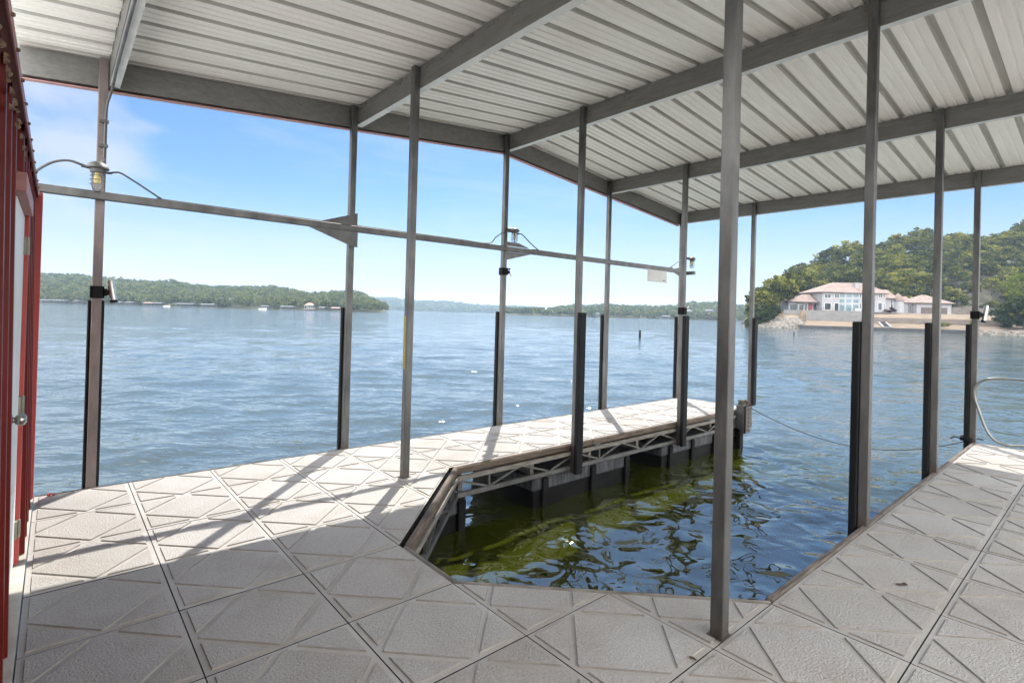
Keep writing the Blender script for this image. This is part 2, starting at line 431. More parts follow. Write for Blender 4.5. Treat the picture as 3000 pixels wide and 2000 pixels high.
nt.links.new(at_s.outputs['Fac'], b4.inputs['Strength'])
# sheltered water in the slip is smoother: scale the far ripples down by the attribute
mr = N(nt, 'ShaderNodeMapRange'); mr.inputs['To Min'].default_value = 1.0; mr.inputs['To Max'].default_value = 0.25
nt.links.new(at_s.outputs['Fac'], mr.inputs['Value'])
for bb in (b2, b3): nt.links.new(mr.outputs['Result'], bb.inputs['Strength'])
mr1 = N(nt, 'ShaderNodeMapRange'); mr1.inputs['To Min'].default_value = 1.0; mr1.inputs['To Max'].default_value = 0.12
nt.links.new(at_s.outputs['Fac'], mr1.inputs['Value']); nt.links.new(mr1.outputs['Result'], b1.inputs['Strength'])
M_water = m

# ------------------------------------------------------------------ water
ZW = -0.64
def build_water():
    cx, cy2 = -0.5, -5.5
    az = np.concatenate([np.linspace(-18, 112, 430), np.linspace(112, 342, 60)[1:-1]])
    az = np.radians(az); na_ = len(az)
    nr = 720
    rad = 0.9 * (2450 / 0.9) ** (np.arange(nr) / (nr - 1.0))
    A, R = np.meshgrid(az, rad)
    X = cx + R * np.cos(A); Y = cy2 + R * np.sin(A)
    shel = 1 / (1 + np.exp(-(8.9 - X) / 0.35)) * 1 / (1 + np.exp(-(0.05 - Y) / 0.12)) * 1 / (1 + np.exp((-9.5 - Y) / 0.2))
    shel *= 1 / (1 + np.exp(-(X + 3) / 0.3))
    Z = np.zeros_like(X)
    cell = np.maximum(R * 0.011, R * 0.0053)
    rs = np.random.RandomState(5)
    main = math.radians(228)
    for i in range(46):
        lam = 0.42 * (9.0 / 0.42) ** (i / 45.0) * rs.uniform(0.93, 1.07)
        amp = (0.0070 if 0.6 < lam < 2.2 else 0.0046) * lam ** 0.60 * rs.uniform(0.6, 1.3)
        if lam > 3: amp *= 0.32
        elif lam > 1.8: amp *= 0.62
        th = main + rs.normal(0, 0.42 if lam > 1 else 0.75)
        k = 2 * PI / lam; ph = rs.uniform(0, 2 * PI)
        fade = np.clip((lam / cell - 2.5) / 3.5, 0, 1)
        a = amp * (1 - shel * (0.80 if lam > 1.2 else 0.45))
        w = np.sin(k * (X * math.cos(th) + Y * math.sin(th)) + ph)
        Z += fade * a * w
    v = np.stack([X, Y, Z + ZW], -1).reshape(-1, 3)
    centre = np.array([[cx, cy2, ZW]])
    v = np.concatenate([v, centre])
    idx = np.arange(nr * na_).reshape(nr, na_)
    a = idx[:-1, :]; bq = idx[1:, :]
    nxt = np.roll(np.arange(na_), -1)
    q = np.stack([a, bq, bq[:, nxt], a[:, nxt]], -1).reshape(-1, 4)
    tri = np.stack([np.full(na_, len(v) - 1), idx[0], idx[0][nxt]], -1)
    me = bpy.data.meshes.new('water')
    nl = q.size + tri.size
    me.vertices.add(len(v)); me.vertices.foreach_set('co', v.ravel())
    me.loops.add(nl); me.loops.foreach_set('vertex_index', np.concatenate([q.ravel(), tri.ravel()]).astype(np.int32))
    me.polygons.add(len(q) + len(tri))
    ls = np.concatenate([np.arange(len(q)) * 4, q.size + np.arange(len(tri)) * 3]).astype(np.int32)
    me.polygons.foreach_set('loop_start', ls)
    me.update(calc_edges=True); me.validate()
    me.polygons.foreach_set('use_smooth', np.ones(len(me.polygons), dtype=bool))
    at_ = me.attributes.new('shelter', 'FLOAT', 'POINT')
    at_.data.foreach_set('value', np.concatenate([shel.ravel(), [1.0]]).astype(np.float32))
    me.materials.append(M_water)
    o = bpy.data.objects.new('water', me); COL.objects.link(o)
    tag(o, 'rippled blue lake water, green inside the boat slip', 'water', kind='structure')
build_water()
# lake bed, so that the ground reaches the horizon under everything
bm = bmesh.new()
vv = [bm.verts.new((2400 * math.cos(2 * PI * k / 48), 2400 * math.sin(2 * PI * k / 48), -6)) for k in range(48)]
bm.faces.new(vv)
M_bed = simple('lake_bed', (0.05, 0.05, 0.02), (0.1, 0.09, 0.05), 0.9, 0, 0.2, None, 0)
finish('lake_bed', bm, M_bed, kind='structure', label='muddy lake bed under the water', cat='ground')

# ------------------------------------------------------------------ deck
T = 0.61
bm = bmesh.new()       # one mesh: joints, smooth bands, stippled panels
hw = 0.0155             # half width of the smooth bands
def tile(poly_full, cutters):
    """a square cast tile with a diamond groove; cutters are half planes that trim it"""
    def trim(p):
        for c in cutters:
            p = clip(p, *c)
            if len(p) < 3: return None
        return p if abs(area2(p)) > 1e-4 else None
    (x0, y0), (x1, y1) = poly_full
    sq = [(x0, y0), (x1, y0), (x1, y1), (x0, y1)]
    t = trim(sq)
    if not t: return
    t = inset(t, 0.0028)
    dz = rnd.uniform(-0.0012, 0.0012)
    n0 = len(bm.faces); prism(bm, t, -0.05, -0.0065 + dz)
    bm.faces.ensure_lookup_table()
    for f in bm.faces[n0:]:
        f.normal_update(); f.material_index = 1 if abs(f.normal.z) > 0.5 else 0
    mx_, my_ = (x0 + x1) / 2, (y0 + y1) / 2
    dia = [(mx_, y0), (x1, my_), (mx_, y1), (x0, my_)]
    panels = [dia, [(x0, y0), (mx_, y0), (x0, my_)], [(x1, y0), (x1, my_), (mx_, y0)],
              [(x1, y1), (mx_, y1), (x1, my_)], [(x0, y1), (x0, my_), (mx_, y1)]]
    inner = inset(sq, 0.028)
    for p in panels:
        if area2(p) < 0: p = p[::-1]
        q = inset(p, hw)
        if not q: continue
        for i in range(4):
            a, b2 = inner[i], inner[(i + 1) % 4]
            ex, ey = b2[0] - a[0], b2[1] - a[1]; L = math.hypot(ex, ey); nx, ny = ey / L, -ex / L
            q = clip(q, nx, ny, nx * a[0] + ny * a[1])
        for c in cutters:
            l = math.hypot(c[0], c[1]); q = clip(q, c[0], c[1], c[2] - 0.012 * l)
            if len(q) < 3: break
        if len(q) < 3 or abs(area2(q)) < 4e-4: continue
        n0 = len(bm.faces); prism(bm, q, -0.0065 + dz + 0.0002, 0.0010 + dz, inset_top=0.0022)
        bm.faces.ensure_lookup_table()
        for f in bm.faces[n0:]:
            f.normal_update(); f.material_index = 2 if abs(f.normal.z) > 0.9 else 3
U0 = -0.97
def u_edges(i): return (U0 * T if i == -1 else i * T, (i + 1) * T)
for i in range(-1, 14):
    for j in range(0, 19):
        x0, x1 = u_edges(i); y1, y0 = -j * T, -(j + 1) * T
        cut = []
        if j < 2: pass
        elif j < 7:
            if i >= 4: continue
            # hole corners: diagonal (4,2)-(2,4) keeps x - y <= 6T (in tile units u + v <= 6); (2,5)-(4,7) keeps u - v <= -3
            if i >= 2:
                if j == 4 : continue
                if j < 4:
                    if i + j >= 6: continue
                    if i + j == 5: cut.append((1, -1, 6 * T))
                if j > 4:
                    if i - j >= -2 : continue
                    if i - j == -3: cut.append((1, 1, -3 * T))
        tile(((x0, y0), (x1, y1)), cut)
# dark bearing layer below the joints
def slab(poly):
    n0 = len(bm.faces); prism(bm, poly, -0.09, -0.045); bm.faces.ensure_lookup_table()
    for f in bm.faces[n0:]: f.material_index = 0
slab([(U0 * T, -19 * T), (2 * T, -19 * T), (2 * T, 0), (U0 * T, 0)])
slab([(2 * T, -2 * T), (14 * T, -2 * T), (14 * T, 0), (2 * T, 0)])
slab([(2 * T, -19 * T), (14 * T, -19 * T), (14 * T, -7 * T), (2 * T, -7 * T)])
slab([(2 * T, -4 * T), (4 * T, -2 * T), (2 * T, -2 * T)])
slab([(2 * T, -7 * T), (4 * T, -7 * T), (2 * T, -5 * T)])
M_groove = simple('groove_side_shade', (0.22, 0.20, 0.18), (0.33, 0.305, 0.28), 0.9, 0, 5, None, 0)  # panel sides coloured darker to paint in the shade along each groove
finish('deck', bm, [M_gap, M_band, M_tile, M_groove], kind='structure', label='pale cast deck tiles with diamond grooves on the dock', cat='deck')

M_dead = simple('dead_leaf', (0.05, 0.03, 0.02), (0.13, 0.08, 0.045), 0.8, 0, 20, None, 0)
for (px, py, L, lb) in ((2640, 1714, 0.035, 'brown dead leaf lying on a tile of the right walkway'), (2030, 1932, 0.022, 'tiny dark leaf scrap on the tile joint below the nearest post')):
    r_ = ray(px, py); q_ = C0 - r_ * (C0[2] / r_[2])
    lm_ = bmesh.new(); n_ = 9
    ctr = lm_.verts.new((0, 0, 0.004)); ring = []
    for k in range(n_):
        a_ = 2 * PI * k / n_; rr = L * (0.5 + 0.5 * abs(math.cos(a_))) * rnd.uniform(0.7, 1.1)
        ring.append(lm_.verts.new((rr * math.cos(a_), rr * 0.7 * math.sin(a_), 0.004 + rnd.uniform(0, L * 0.35))))
    for k in range(n_): lm_.faces.new((ctr, ring[k], ring[(k + 1) % n_]))
    lo_ = finish('dead_leaf', lm_, M_dead, label=lb, cat='leaf')
    lo_.location = (q_[0], q_[1], 0.0); lo_.rotation_euler = (0, 0, rnd.uniform(0, 6))

# ------------------------------------------------------------------ dock frame: rims, trusses, floats
dock = empty('floating_dock', (2, -2, 0), label='floating dock frame with brown wooden rim, grey steel trusses and black floats round the slip', cat='dock')
def relp(o, parent):            # keep world coordinates when parented to an offset empty
    o.parent = parent; o.matrix_parent_inverse = Matrix.Translation(-Vector(parent.location)) if parent.parent is None else Matrix()
def part(name, bm, mt, parent=dock, **k):
    o = finish(name, bm, mt, None, **k); relp(o, parent); return o
def rim(a, b, side, mt=None, w=0.048, h=0.075, zt=0.0):
    """wooden rim board along a-b, lying just outside the deck on `side` (unit 2D)"""
    bm = bmesh.new(); s = Vector((side[0], side[1], 0)) * (w / 2 + 0.002)
    A = Vector((a[0], a[1], zt - h / 2)) + s; B = Vector((b[0], b[1], zt - h / 2)) + s
    d = (B - A).normalized(); L = (B - A).length; n = max(1, round(L / 2.4)); g = 0.003
    for k in range(n):
        p = A + d * (L * k / n + g); q = A + d * (L * (k + 1) / n - g)
        bar(bm, p, q, w, h, bev=0.012)
    return part('rim_board', bm, mt or M_wood)
s2 = math.sqrt(0.5)
rim((4 * T + 0.02, -2 * T), (14 * T + 0.05, -2 * T), (0, -1))
rim((2 * T + 0.02, -4 * T - 0.02), (4 * T + 0.02, -2 * T - 0.02), (s2, -s2))
rim((2 * T, -5 * T + 0.01), (2 * T, -4 * T - 0.03), (1, 0), M_board, 0.035)
rim((2 * T - 0.01, -5 * T + 0.01), (4 * T + 0.01, -7 * T - 0.01), (s2, s2), M_board, 0.03)
rim((4 * T + 0.03, -7 * T), (14 * T + 0.05, -7 * T), (0, 1), M_wood2)
rim((U0 * T, 0), (14 * T + 0.05, 0), (0, 1), M_board, 0.02, 0.10, -0.002)
rim((14 * T, -2 * T - 0.05), (14 * T, 0.0), (1, 0), M_board, 0.03, 0.10, -0.002)
rim((14 * T, -19 * T), (14 * T, -7 * T), (1, 0), M_board, 0.03, 0.10, -0.002)
def truss(a, b, side, off=0.045):
    s = Vector((side[0], side[1], 0)); A = Vector((a[0], a[1], 0)) + s * off; B = Vector((b[0], b[1], 0)) + s * off
    d = (B - A).normalized(); L = (B - A).length
    bm = bmesh.new()
    z = Vector((0, 0, 1))
    bar(bm, A - z * 0.112, B - z * 0.112, 0.034, 0.046, bev=0.003)
    o1 = part('truss_chord', bm, M_board)
    bm = bmesh.new()
    bar(bm, A - z * 0.275, B - z * 0.275, 0.040, 0.048, bev=0.003)
    n = max(2, round(L / 0.46)); n += n % 2
    for k in range(n):
        p = A + d * (L * k / n + 0.02); q = A + d * (L * (k + 1) / n - 0.02)
        if k % 2: p, q = p - z * 0.25, q - z * 0.125
        else: p, q = p - z * 0.125, q - z * 0.25
        bar(bm, p, q, 0.020, 0.020, up=(side[0], side[1], 0))
    for k in range(1, n, 4):
        p = A + d * (L * k / n); bar(bm, p - z * 0.125, p - z * 0.25, 0.024, 0.024, up=(side[0], side[1], 0))
    part('truss', bm, M_truss)
truss((4 * T + 0.02, -2 * T), (14 * T, -2 * T), (0, -1))
truss((2 * T + 0.02, -4 * T - 0.02), (4 * T + 0.02, -2 * T - 0.02), (s2, -s2))
truss((4 * T, -7 * T), (14 * T, -7 * T), (0, 1))
# deep cross members under the finger
for x in np.arange(2.6, 8.6, 0.98):
    bm = bmesh.new(); bar(bm, (x, -1.18, -0.2), (x, -0.06, -0.2), 0.05, 0.16); part('cross_member', bm, M_board)
bm = bmesh.new(); bar(bm, (-0.5, -0.03, -0.2), (8.5, -0.03, -0.2), 0.04, 0.16); part('side_beam', bm, M_board)
def floatbox(x0, x1, y0, y1, slots):
    bm = bmesh.new(); box(bm, x0, x1, y0, y1, -0.47, -0.305, 0.02)
    o = part('float_shell', bm, M_float)
    bm = bmesh.new(); box(bm, x0 + 0.015, x1 - 0.015, y0 + 0.015, y1 - 0.015, -0.95, -0.465, 0.01)
    for s in slots:
        box(bm, s - 0.045, s + 0.045, y0 - 0.03, y0 + 0.03, -0.80, -0.33, 0.008)
        box(bm, s - 0.03, s + 0.03, y0 - 0.012, y0 + 0.03, -0.335, -0.30, 0.0)
    part('float', bm, M_black)
floatbox(3.55, 5.30, -1.24, -0.08, (3.72, 4.55, 5.22))
floatbox(6.05, 8.45, -1.24, -0.08, (6.25, 6.85, 7.5, 8.3))
floatbox(0.5, 2.62, -1.27, -0.08, (1.9, 2.55))
floatbox(-0.4, 1.0, -6.5, -1.5, ())
floatbox(3.0, 8.4, -8.8, -4.45, ())
bm = bmesh.new()     # black pile and end plate below the finger end
box(bm, 8.14, 8.26, -1.36, -1.27, -1.3, -0.30, 0.01)
part('pile', bm, M_black)
# grey corner guard with cleats at the end of the finger
g = empty('corner_guard', (8.22, -1.33, -0.38), label='grey steel corner guard box with roller slots at the end of the dock finger', cat='corner guard')
bm = bmesh.new(); box(bm, -0.08, 0.10, -0.078, 0.05, 0.0, 0.47, 0.008); finish('housing', bm, M_guard, g)
bm = bmesh.new(); box(bm, -0.07, 0.12, -0.11, -0.080, 0.01, 0.46, 0.01)
n0 = len(bm.faces)
for k in range(6):
    lathe(bm, [(0.014, 0), (0.012, 0.012)], (0.03, -0.110, 0.06 + k * 0.068), 8, Matrix.Rotation(PI / 2, 3, 'X'))
bm.faces.ensure_lookup_table()
for f in bm.faces[n0:]: f.material_index = 1
finish('rubber_face', bm, [M_black, M_steel], g)
rp = empty('rope_coil', (8.24, -1.36, 0.09), label='dark mooring rope coiled on the grey corner guard', cat='rope')
bm = bmesh.new()
pts = []
for k in range(90):
    a = k * 0.42; r = 0.075 + 0.02 * math.sin(k * 1.7)
    pts.append((r * math.cos(a) * 1.2, r * math.sin(a) * 0.8, 0.012 + 0.018 * (k / 30.0) + 0.006 * math.sin(k * 2.1)))
tube(bm, pts, 0.011, 6)
tube(bm, [(0.08, -0.05, 0.04), (0.13, -0.06, 0.0), (0.14, -0.05, -0.1), (0.12, -0.06, -0.35)], 0.009, 6)
finish('coil', bm, M_rope, rp)
# mooring line sagging across the slip mouth
bm = bmesh.new()
P0, P1 = Vector((8.36, -1.36, 0.06)), Vector((8.60, -4.13, -0.02)); pts = []
for k in range(33):
    t = k / 32; p = P0.lerp(P1, t); p.z -= 1.16 * t * (1 - t) + 0.10 * math.sin(PI * t) * t; pts.append(p)
tube(bm, pts, 0.0065, 6)
finish('mooring_line', bm, M_cable, label='thin dark line sagging over the water across the slip mouth', cat='rope')
bm = bmesh.new()
for k in range(4):
    a0 = k * 0.3
    tube(bm, [(8.585 + 0.085 * math.cos(a), -4.17 + 0.07 * math.sin(a), 0.012 + 0.012 * k + 0.004 * math.sin(a * 3)) for a in np.linspace(a0, a0 + 2 * PI, 20)], 0.009, 6)
tube(bm, [(8.66, -4.2, 0.02), (8.72, -4.26, 0.03), (8.8, -4.3, 0.008)], 0.008, 6)
tube(bm, [(8.52, -4.12, 0.03), (8.49, -4.05, 0.05), (8.45, -4.02, 0.02)], 0.008, 6)
finish('rope_hitch', bm, M_black, label='black rope knotted round the foot of the last post on the right walkway', cat='rope')

# ------------------------------------------------------------------ canopy
canopy = empty('dock_canopy', (4.14, -4, 0), label='open gabled metal roof on slim galvanised posts over the boat dock', cat='canopy')
def cpart(name, bm, mt, parent=canopy, **k):
    o = finish(name, bm, mt, None, **k)
    o.parent = parent
    if parent is canopy: o.matrix_parent_inverse = Matrix.Translation(-Vector(canopy.location))
    return o
XR, ZR, SL = 4.14, 3.965, 0.0975
def roof_z(x): return ZR - SL * abs(x - XR)
PX = [-0.245, 1.93, 4.125, 6.37, 8.56]
YF, YB = 0.12, -7.9
# roof sheet with major and minor ribs running down the slope
def roof():
    pr_ = []
    y = YF + 0.10; pitch = 0.283; y0 = YF + 0.06
    prof = [(y, 0.0)]
    k = 0
    cy3 = -0.773 + 0.283 * 3 - 0.01
    ribs = []
    while cy3 > YB + 0.2:
        ribs.append(cy3); cy3 -= pitch
    for rb in ribs:
        prof += [(rb + 0.030, 0.0), (rb + 0.019, 0.034), (rb - 0.019, 0.034), (rb - 0.030, 0.0)]
        for t in (0.36, 0.64):
            q = rb - pitch * t
            prof += [(q + 0.013, 0.0), (q + 0.008, 0.009), (q - 0.008, 0.009), (q - 0.013, 0.0)]
    prof.append((YB, 0.0))
    xs = [XR - 4.92, XR, 8.94]
    th = 0.004
    v, f, mi = [], [], []
    n = len(prof)
    for side in (0, 1):
        for xx in xs:
            for (yy, dz) in prof: v.append((xx, yy, roof_z(xx) + 0.008 + dz + th * side))
    for i in range(2):
        for j in range(n - 1):
            a = i * n + j
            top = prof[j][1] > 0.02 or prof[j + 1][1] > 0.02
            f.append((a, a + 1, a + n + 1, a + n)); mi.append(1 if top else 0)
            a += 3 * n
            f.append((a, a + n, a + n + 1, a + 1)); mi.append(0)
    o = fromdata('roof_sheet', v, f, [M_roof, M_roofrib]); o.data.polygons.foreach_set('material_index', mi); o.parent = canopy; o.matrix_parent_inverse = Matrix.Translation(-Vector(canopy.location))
roof()
# purlins: C channels along y, web to the left, bright lower flange to the right
for x in PX:
    zt = roof_z(x) - 0.004; zb = zt - 0.205
    bm = bmesh.new()
    box(bm, x + 0.036, x + 0.042, YB + 0.1, YF - 0.01, zb, zt, 0)
    box(bm, x + 0.042, x + 0.11, YB + 0.1, YF - 0.01, zt - 0.006, zt, 0)
    # small clip angles under the sheet
    for k in range(27):
        yy = YF - 0.14 - k * 0.283
        box(bm, x + 0.031, x + 0.036, yy - 0.05, yy + 0.05, zt - 0.036, zt - 0.004, 0)
    n0 = len(bm.faces)
    for k in range(44):
        yy = YF - 0.1 - k * 0.17 - rnd.uniform(0, 0.1)
        lathe(bm, [(0.006, 0), (0.005, 0.006)], (x + 0.0365, yy, zt - rnd.choice((0.03, 0.055, 0.04))), 6, Matrix.Rotation(-PI / 2, 3, 'Y'))
    bm.faces.ensure_lookup_table()
    for f in bm.faces[n0:]: f.material_index = 1
    pu = cpart('purlin', bm, [M_beam, M_dirt])
    bm = bmesh.new()
    box(bm, x + 0.042, x + 0.112, YB + 0.1, YF - 0.01, zb, zb + 0.006, 0)
    box(bm, x + 0.106, x + 0.112, YB + 0.1, YF - 0.01, zb + 0.006, zb + 0.024, 0)
    cpart('flange', bm, M_zinc, pu)
# gable fascia channel and red trim outside it
bm = bmesh.new(); bt = bmesh.new()
for (xa, xb) in ((XR - 4.90, XR), (XR, 8.60)):
    za, zb2 = roof_z(xa), roof_z(xb)
    def strip(bmx, y0, y1, d0, d1):
        P = [(xa, za), (xb, zb2)]
        vs_ = [bmx.verts.new((p[0], yy, p[1] + dd)) for dd in (d0, d1) for yy in (y0, y1) for p in P]
        for q in ((0, 1, 3, 2), (4, 6, 7, 5), (0, 4, 5, 1), (2, 3, 7, 6), (0, 2, 6, 4), (1, 5, 7, 3)): bmx.faces.new([vs_[i] for i in q])
    strip(bm, YF, YF + 0.006, -0.225, -0.004)
    strip(bm, YF + 0.006, YF + 0.07, -0.225, -0.219)
    strip(bt, YF + 0.073, YF + 0.079, -0.25, 0.05)
    strip(bt, YF + 0.02, YF + 0.073, -0.25, -0.244)
cpart('fascia', bm, M_beam); cpart('fascia_trim', bt, M_pinktrim)
bm = bmesh.new()     # eave trim along the right end
zz = roof_z(8.94)
box(bm, 8.945, 8.951, YB, YF + 0.08, zz - 0.02, zz + 0.05)
cpart('eave_trim', bm, M_pinktrim)

# posts
H = 0.032
BW = 0.055
def post(x, y, zb=0.0, zt=None, bump_side=None, b0=0.0, b1=1.53, m=M_steel, bw=BW):
    zt = zt if zt is not None else roof_z(x) - 0.012
    bm = bmesh.new(); box(bm, x - H, x + H, y - H, y + H, zb, zt, 0.004)
    for zc in (zt - 0.05, zt - 0.16):
        lathe(bm, [(0.008, 0), (0.006, 0.005)], (x - H, y, zc), 8, Matrix.Rotation(-PI / 2, 3, 'Y'))
    p = cpart('post', bm, m)
    if bump_side:
        bm = bmesh.new(); sy = bump_side
        y0, y1 = sorted((y + sy * (H + 0.001), y + sy * (H + 0.055)))
        box(bm, x - bw, x + bw, y0, y1, b0, b1, 0.008)
        bz = b0 + 0.12
        while bz < b1:
            for sx in (-0.03, 0.03):
                lathe(bm, [(0.009, 0), (0.007, 0.005)], (x + sx, y + sy * (H + 0.055), bz), 8, Matrix.Rotation(-sy * PI / 2, 3, 'X'))
            bz += 0.34
        cpart('bumper', bm, M_bumper, p)
    if zb > -0.05:
        bm = bmesh.new(); box(bm, x - 0.042, x + 0.042, y - 0.042, y + 0.042, 0.0012, 0.006, 0)
        cpart('base_plate', bm, M_steel, p)
    return p
YO = 0.068
post(PX[0], YO, -0.10, bump_side=1, b0=-0.15, m=M_redpost)
post(PX[1], YO, -0.10, bump_side=1, b0=-0.15)
post(PX[2], YO, -0.10, bump_side=1, b0=-0.15)
post(PX[3] + 0.01, YO + 0.02, -0.10, bump_side=1, b0=-0.15)
post(PX[4], YO, -0.10, bump_side=1, b0=-0.15)
post(1.935, -1.235)
YI = -2 * T - 0.06 - H
post(PX[2] + 0.005, YI, -0.33, bump_side=-1, b0=-0.33, b1=1.54)
post(PX[3], YI, -0.33, bump_side=-1, b0=-0.33, b1=1.54)
post(PX[4], YI, -0.33, bump_side=-1, b0=0.05, b1=1.54)
post(1.942, -4.238)
YW = -4.25
post(PX[2] + 0.0, YW + 0.02, -0.10, bump_side=1, b0=-0.12, b1=1.52)
post(PX[3] - 0.0, YW + 0.02, -0.10, bump_side=1, b0=-0.12, b1=1.53)
post(PX[4], YW + 0.02, -0.10, bump_side=1, b0=-0.12, b1=1.53)
for x in (PX[0] + 2.19, PX[2], PX[4]):
    post(x, -7.7)
# cross rail at head height along the lake side, with gusset plates
bm = bmesh.new()
bar(bm, (-0.70, -0.002, 2.381), (8.50, -0.002, 2.385), 0.064, 0.064, bev=0.004)
bar(bm, (8.56, 0.02, 2.36), (8.56, -0.22, 2.36), 0.064, 0.064, bev=0.004)
cpart('cross_rail', bm, M_steel)
yg = -0.038
for pts in ([(1.955, yg, 2.55), (1.55, yg, 2.415), (1.955, yg, 2.415)],
            [(1.962, yg, 2.345), (1.42, yg, 2.345), (1.90, yg, 2.185), (1.962, yg, 2.180)],
            [(4.05, yg, 2.475), (4.05, yg, 2.42), (4.50, yg, 2.42), (4.30, yg, 2.475)],
            [(4.05, yg, 2.34), (4.52, yg, 2.34), (4.05, yg, 2.22)],
            [(8.53, yg, 2.50), (8.15, yg, 2.415), (8.53, yg, 2.415)],
            [(8.53, yg, 2.345), (8.15, yg, 2.345), (8.53, yg, 2.22)]):
    bm = bmesh.new(); plate(bm, pts, 0.006); cpart('gusset_plate', bm, M_steel)
# conduit clipped down the first post, bending at the purlin
bm = bmesh.new()
tube(bm, [(-0.19, -1.9, 3.31), (-0.19, -0.35, 3.31), (-0.19, -0.12, 3.29), (-0.20, -0.03, 3.23), (-0.218, 0.015, 3.16), (-0.226, 0.023, 3.08), (-0.228, 0.023, 2.9), (-0.230, 0.022, 2.70), (-0.245, -0.02, 2.64)], 0.010, 10)
for z in (3.0, 2.8): box(bm, -0.265, -0.205, 0.010, 0.036, z - 0.012, z + 0.012)
finish('conduit', bm, M_steel, label='thin grey conduit running down the red-brown post above the caged lamp', cat='conduit')
# yellow measuring tape strip on the inner post
bm = bmesh.new(); box(bm, 1.935 - H - 0.003, 1.935 - H - 0.0006, -1.235 - 0.008, -1.235 + 0.028, 0.98, 1.46)
yt = finish('measuring_tape', bm, M_yellow, label='yellow fish measuring strip stuck on the post standing on the deck', cat='ruler')
bm = bmesh.new()
for k in range(38):
    z = 0.99 + k * 0.0125; L = 0.02 if k % 4 == 0 else 0.011
    box(bm, 1.935 - H - 0.0045, 1.935 - H - 0.0032, -1.235 + 0.026 - L, -1.235 + 0.026, z, z + 0.0022)
finish('scale_marks', bm, M_black, yt)

# ------------------------------------------------------------------ caged lamps
def lamp(loc, label, s=0.9, mount=(0, 1, 0)):
    g = empty('caged_lamp', loc, label=label, cat='lamp', group='caged dock lamps')
    bm = bmesh.new()
    lathe(bm, [(0.0, 0.265), (0.03, 0.262), (0.06, 0.245), (0.078, 0.222), (0.086, 0.205), (0.083, 0.198), (0.06, 0.197), (0.055, 0.165), (0.05, 0.163)], n=28)
    m3 = Vector(mount)
    tube(bm, [m3 * 0.03 + Vector((0, 0, 0.225)), m3 * 0.12 + Vector((0, 0, 0.225))], 0.03, 14)
    tube(bm, [(-0.07, 0, 0.20), (-0.115, 0, 0.205)], 0.011, 8)
    tube(bm, [(0.06, 0, 0.175), (0.105, 0, 0.18)], 0.011, 8)
    finish('hood', bm, M_steel, g, smooth=False)
    bm = bmesh.new()
    lathe(bm, [(0.043, 0.165), (0.044, 0.12), (0.043, 0.06), (0.038, 0.032), (0.026, 0.014), (0.0, 0.008)], n=24)
    finish('glass_jar', bm, M_glass, g, smooth=True)
    bm = bmesh.new(); lathe(bm, [(0.0, 0.065), (0.016, 0.07), (0.023, 0.09), (0.022, 0.12), (0.014, 0.15), (0.013, 0.165)], n=16)
    finish('bulb', bm, M_bulb, g, smooth=True)
    bm = bmesh.new()
    for k in range(4):
        a = PI / 4 + k * PI / 2
        pts = [(0.050, 0.165), (0.054, 0.10), (0.053, 0.045), (0.042, 0.018), (0.02, 0.0), (0.0, -0.004)]
        tube(bm, [(r * math.cos(a), r * math.sin(a), z) for r, z in pts], 0.003, 6)
    for z, r in ((0.135, 0.053), (0.098, 0.054), (0.06, 0.054)):
        tube(bm, [(r * math.cos(2 * PI * k / 20), r * math.sin(2 * PI * k / 20), z) for k in range(20)], 0.0028, 5, closed=True)
    finish('cage', bm, M_cable, g)
    g.scale = (s, s, s)
    return g
lamp((-0.272, -0.065, 2.405), 'caged jar lamp on the red-brown post nearest the red wall')
lamp((4.235, -0.02, 2.475), 'caged jar lamp at the roof ridge post, above a triangular gusset', 0.78, (-1, 0.4, 0))
lamp((8.66, -0.10, 2.46), 'caged jar lamp on the far corner post, partly behind another post', 0.82, (-1, 0.6, 0))
# cables
def cable(pts, r, label, name='cable'):
    bm = bmesh.new()
    P = [Vector(p) for p in pts]; out = []
    for i in range(len(P) - 1):
        p0, p1, p2, p3 = P[max(i - 1, 0)], P[i], P[i + 1], P[min(i + 2, len(P) - 1)]
        for k in range(6):
            t = k / 6
            out.append(0.5 * ((2 * p1) + (-p0 + p2) * t + (2 * p0 - 5 * p1 + 4 * p2 - p3) * t * t + (-p0 + 3 * p1 - 3 * p2 + p3) * t ** 3))
    out.append(P[-1]); tube(bm, out, r, 7)
    return finish(name, bm, M_cable, label=label, cat='cable')
cable([(-0.34, -0.065, 2.586), (-0.38, -0.065, 2.60), (-0.46, -0.06, 2.615), (-0.56, -0.05, 2.575), (-0.66, -0.04, 2.47), (-0.70, -0.03, 2.36)], 0.010, 'dark cable arching from the red wall to the first caged lamp')
cable([(-0.20, -0.065, 2.565), (-0.17, -0.065, 2.575), (-0.12, -0.06, 2.58), (-0.02, -0.04, 2.53), (0.09, -0.02, 2.468), (0.17, -0.01, 2.425), (0.24, -0.005, 2.418), (1.4, 0.0, 2.42), (3.2, 0.0, 2.424), (3.78, 0.0, 2.425), (3.92, 0.0, 2.52), (4.05, 0.0, 2.60), (4.14, -0.02, 2.615), (4.20, -0.02, 2.62)],
      0.0075, 'long dark cable lying on the cross rail between the first and second caged lamps')
cable([(4.28, -0.02, 2.60), (4.34, -0.03, 2.61), (4.40, -0.02, 2.59), (4.55, -0.01, 2.50), (4.70, -0.005, 2.43), (4.85, 0.0, 2.42), (7.9, 0.0, 2.425), (8.1, 0.0, 2.45), (8.4, -0.02, 2.60), (8.56, -0.05, 2.64)],
      0.0075, 'dark cable from the second caged lamp along the rail to the far corner')
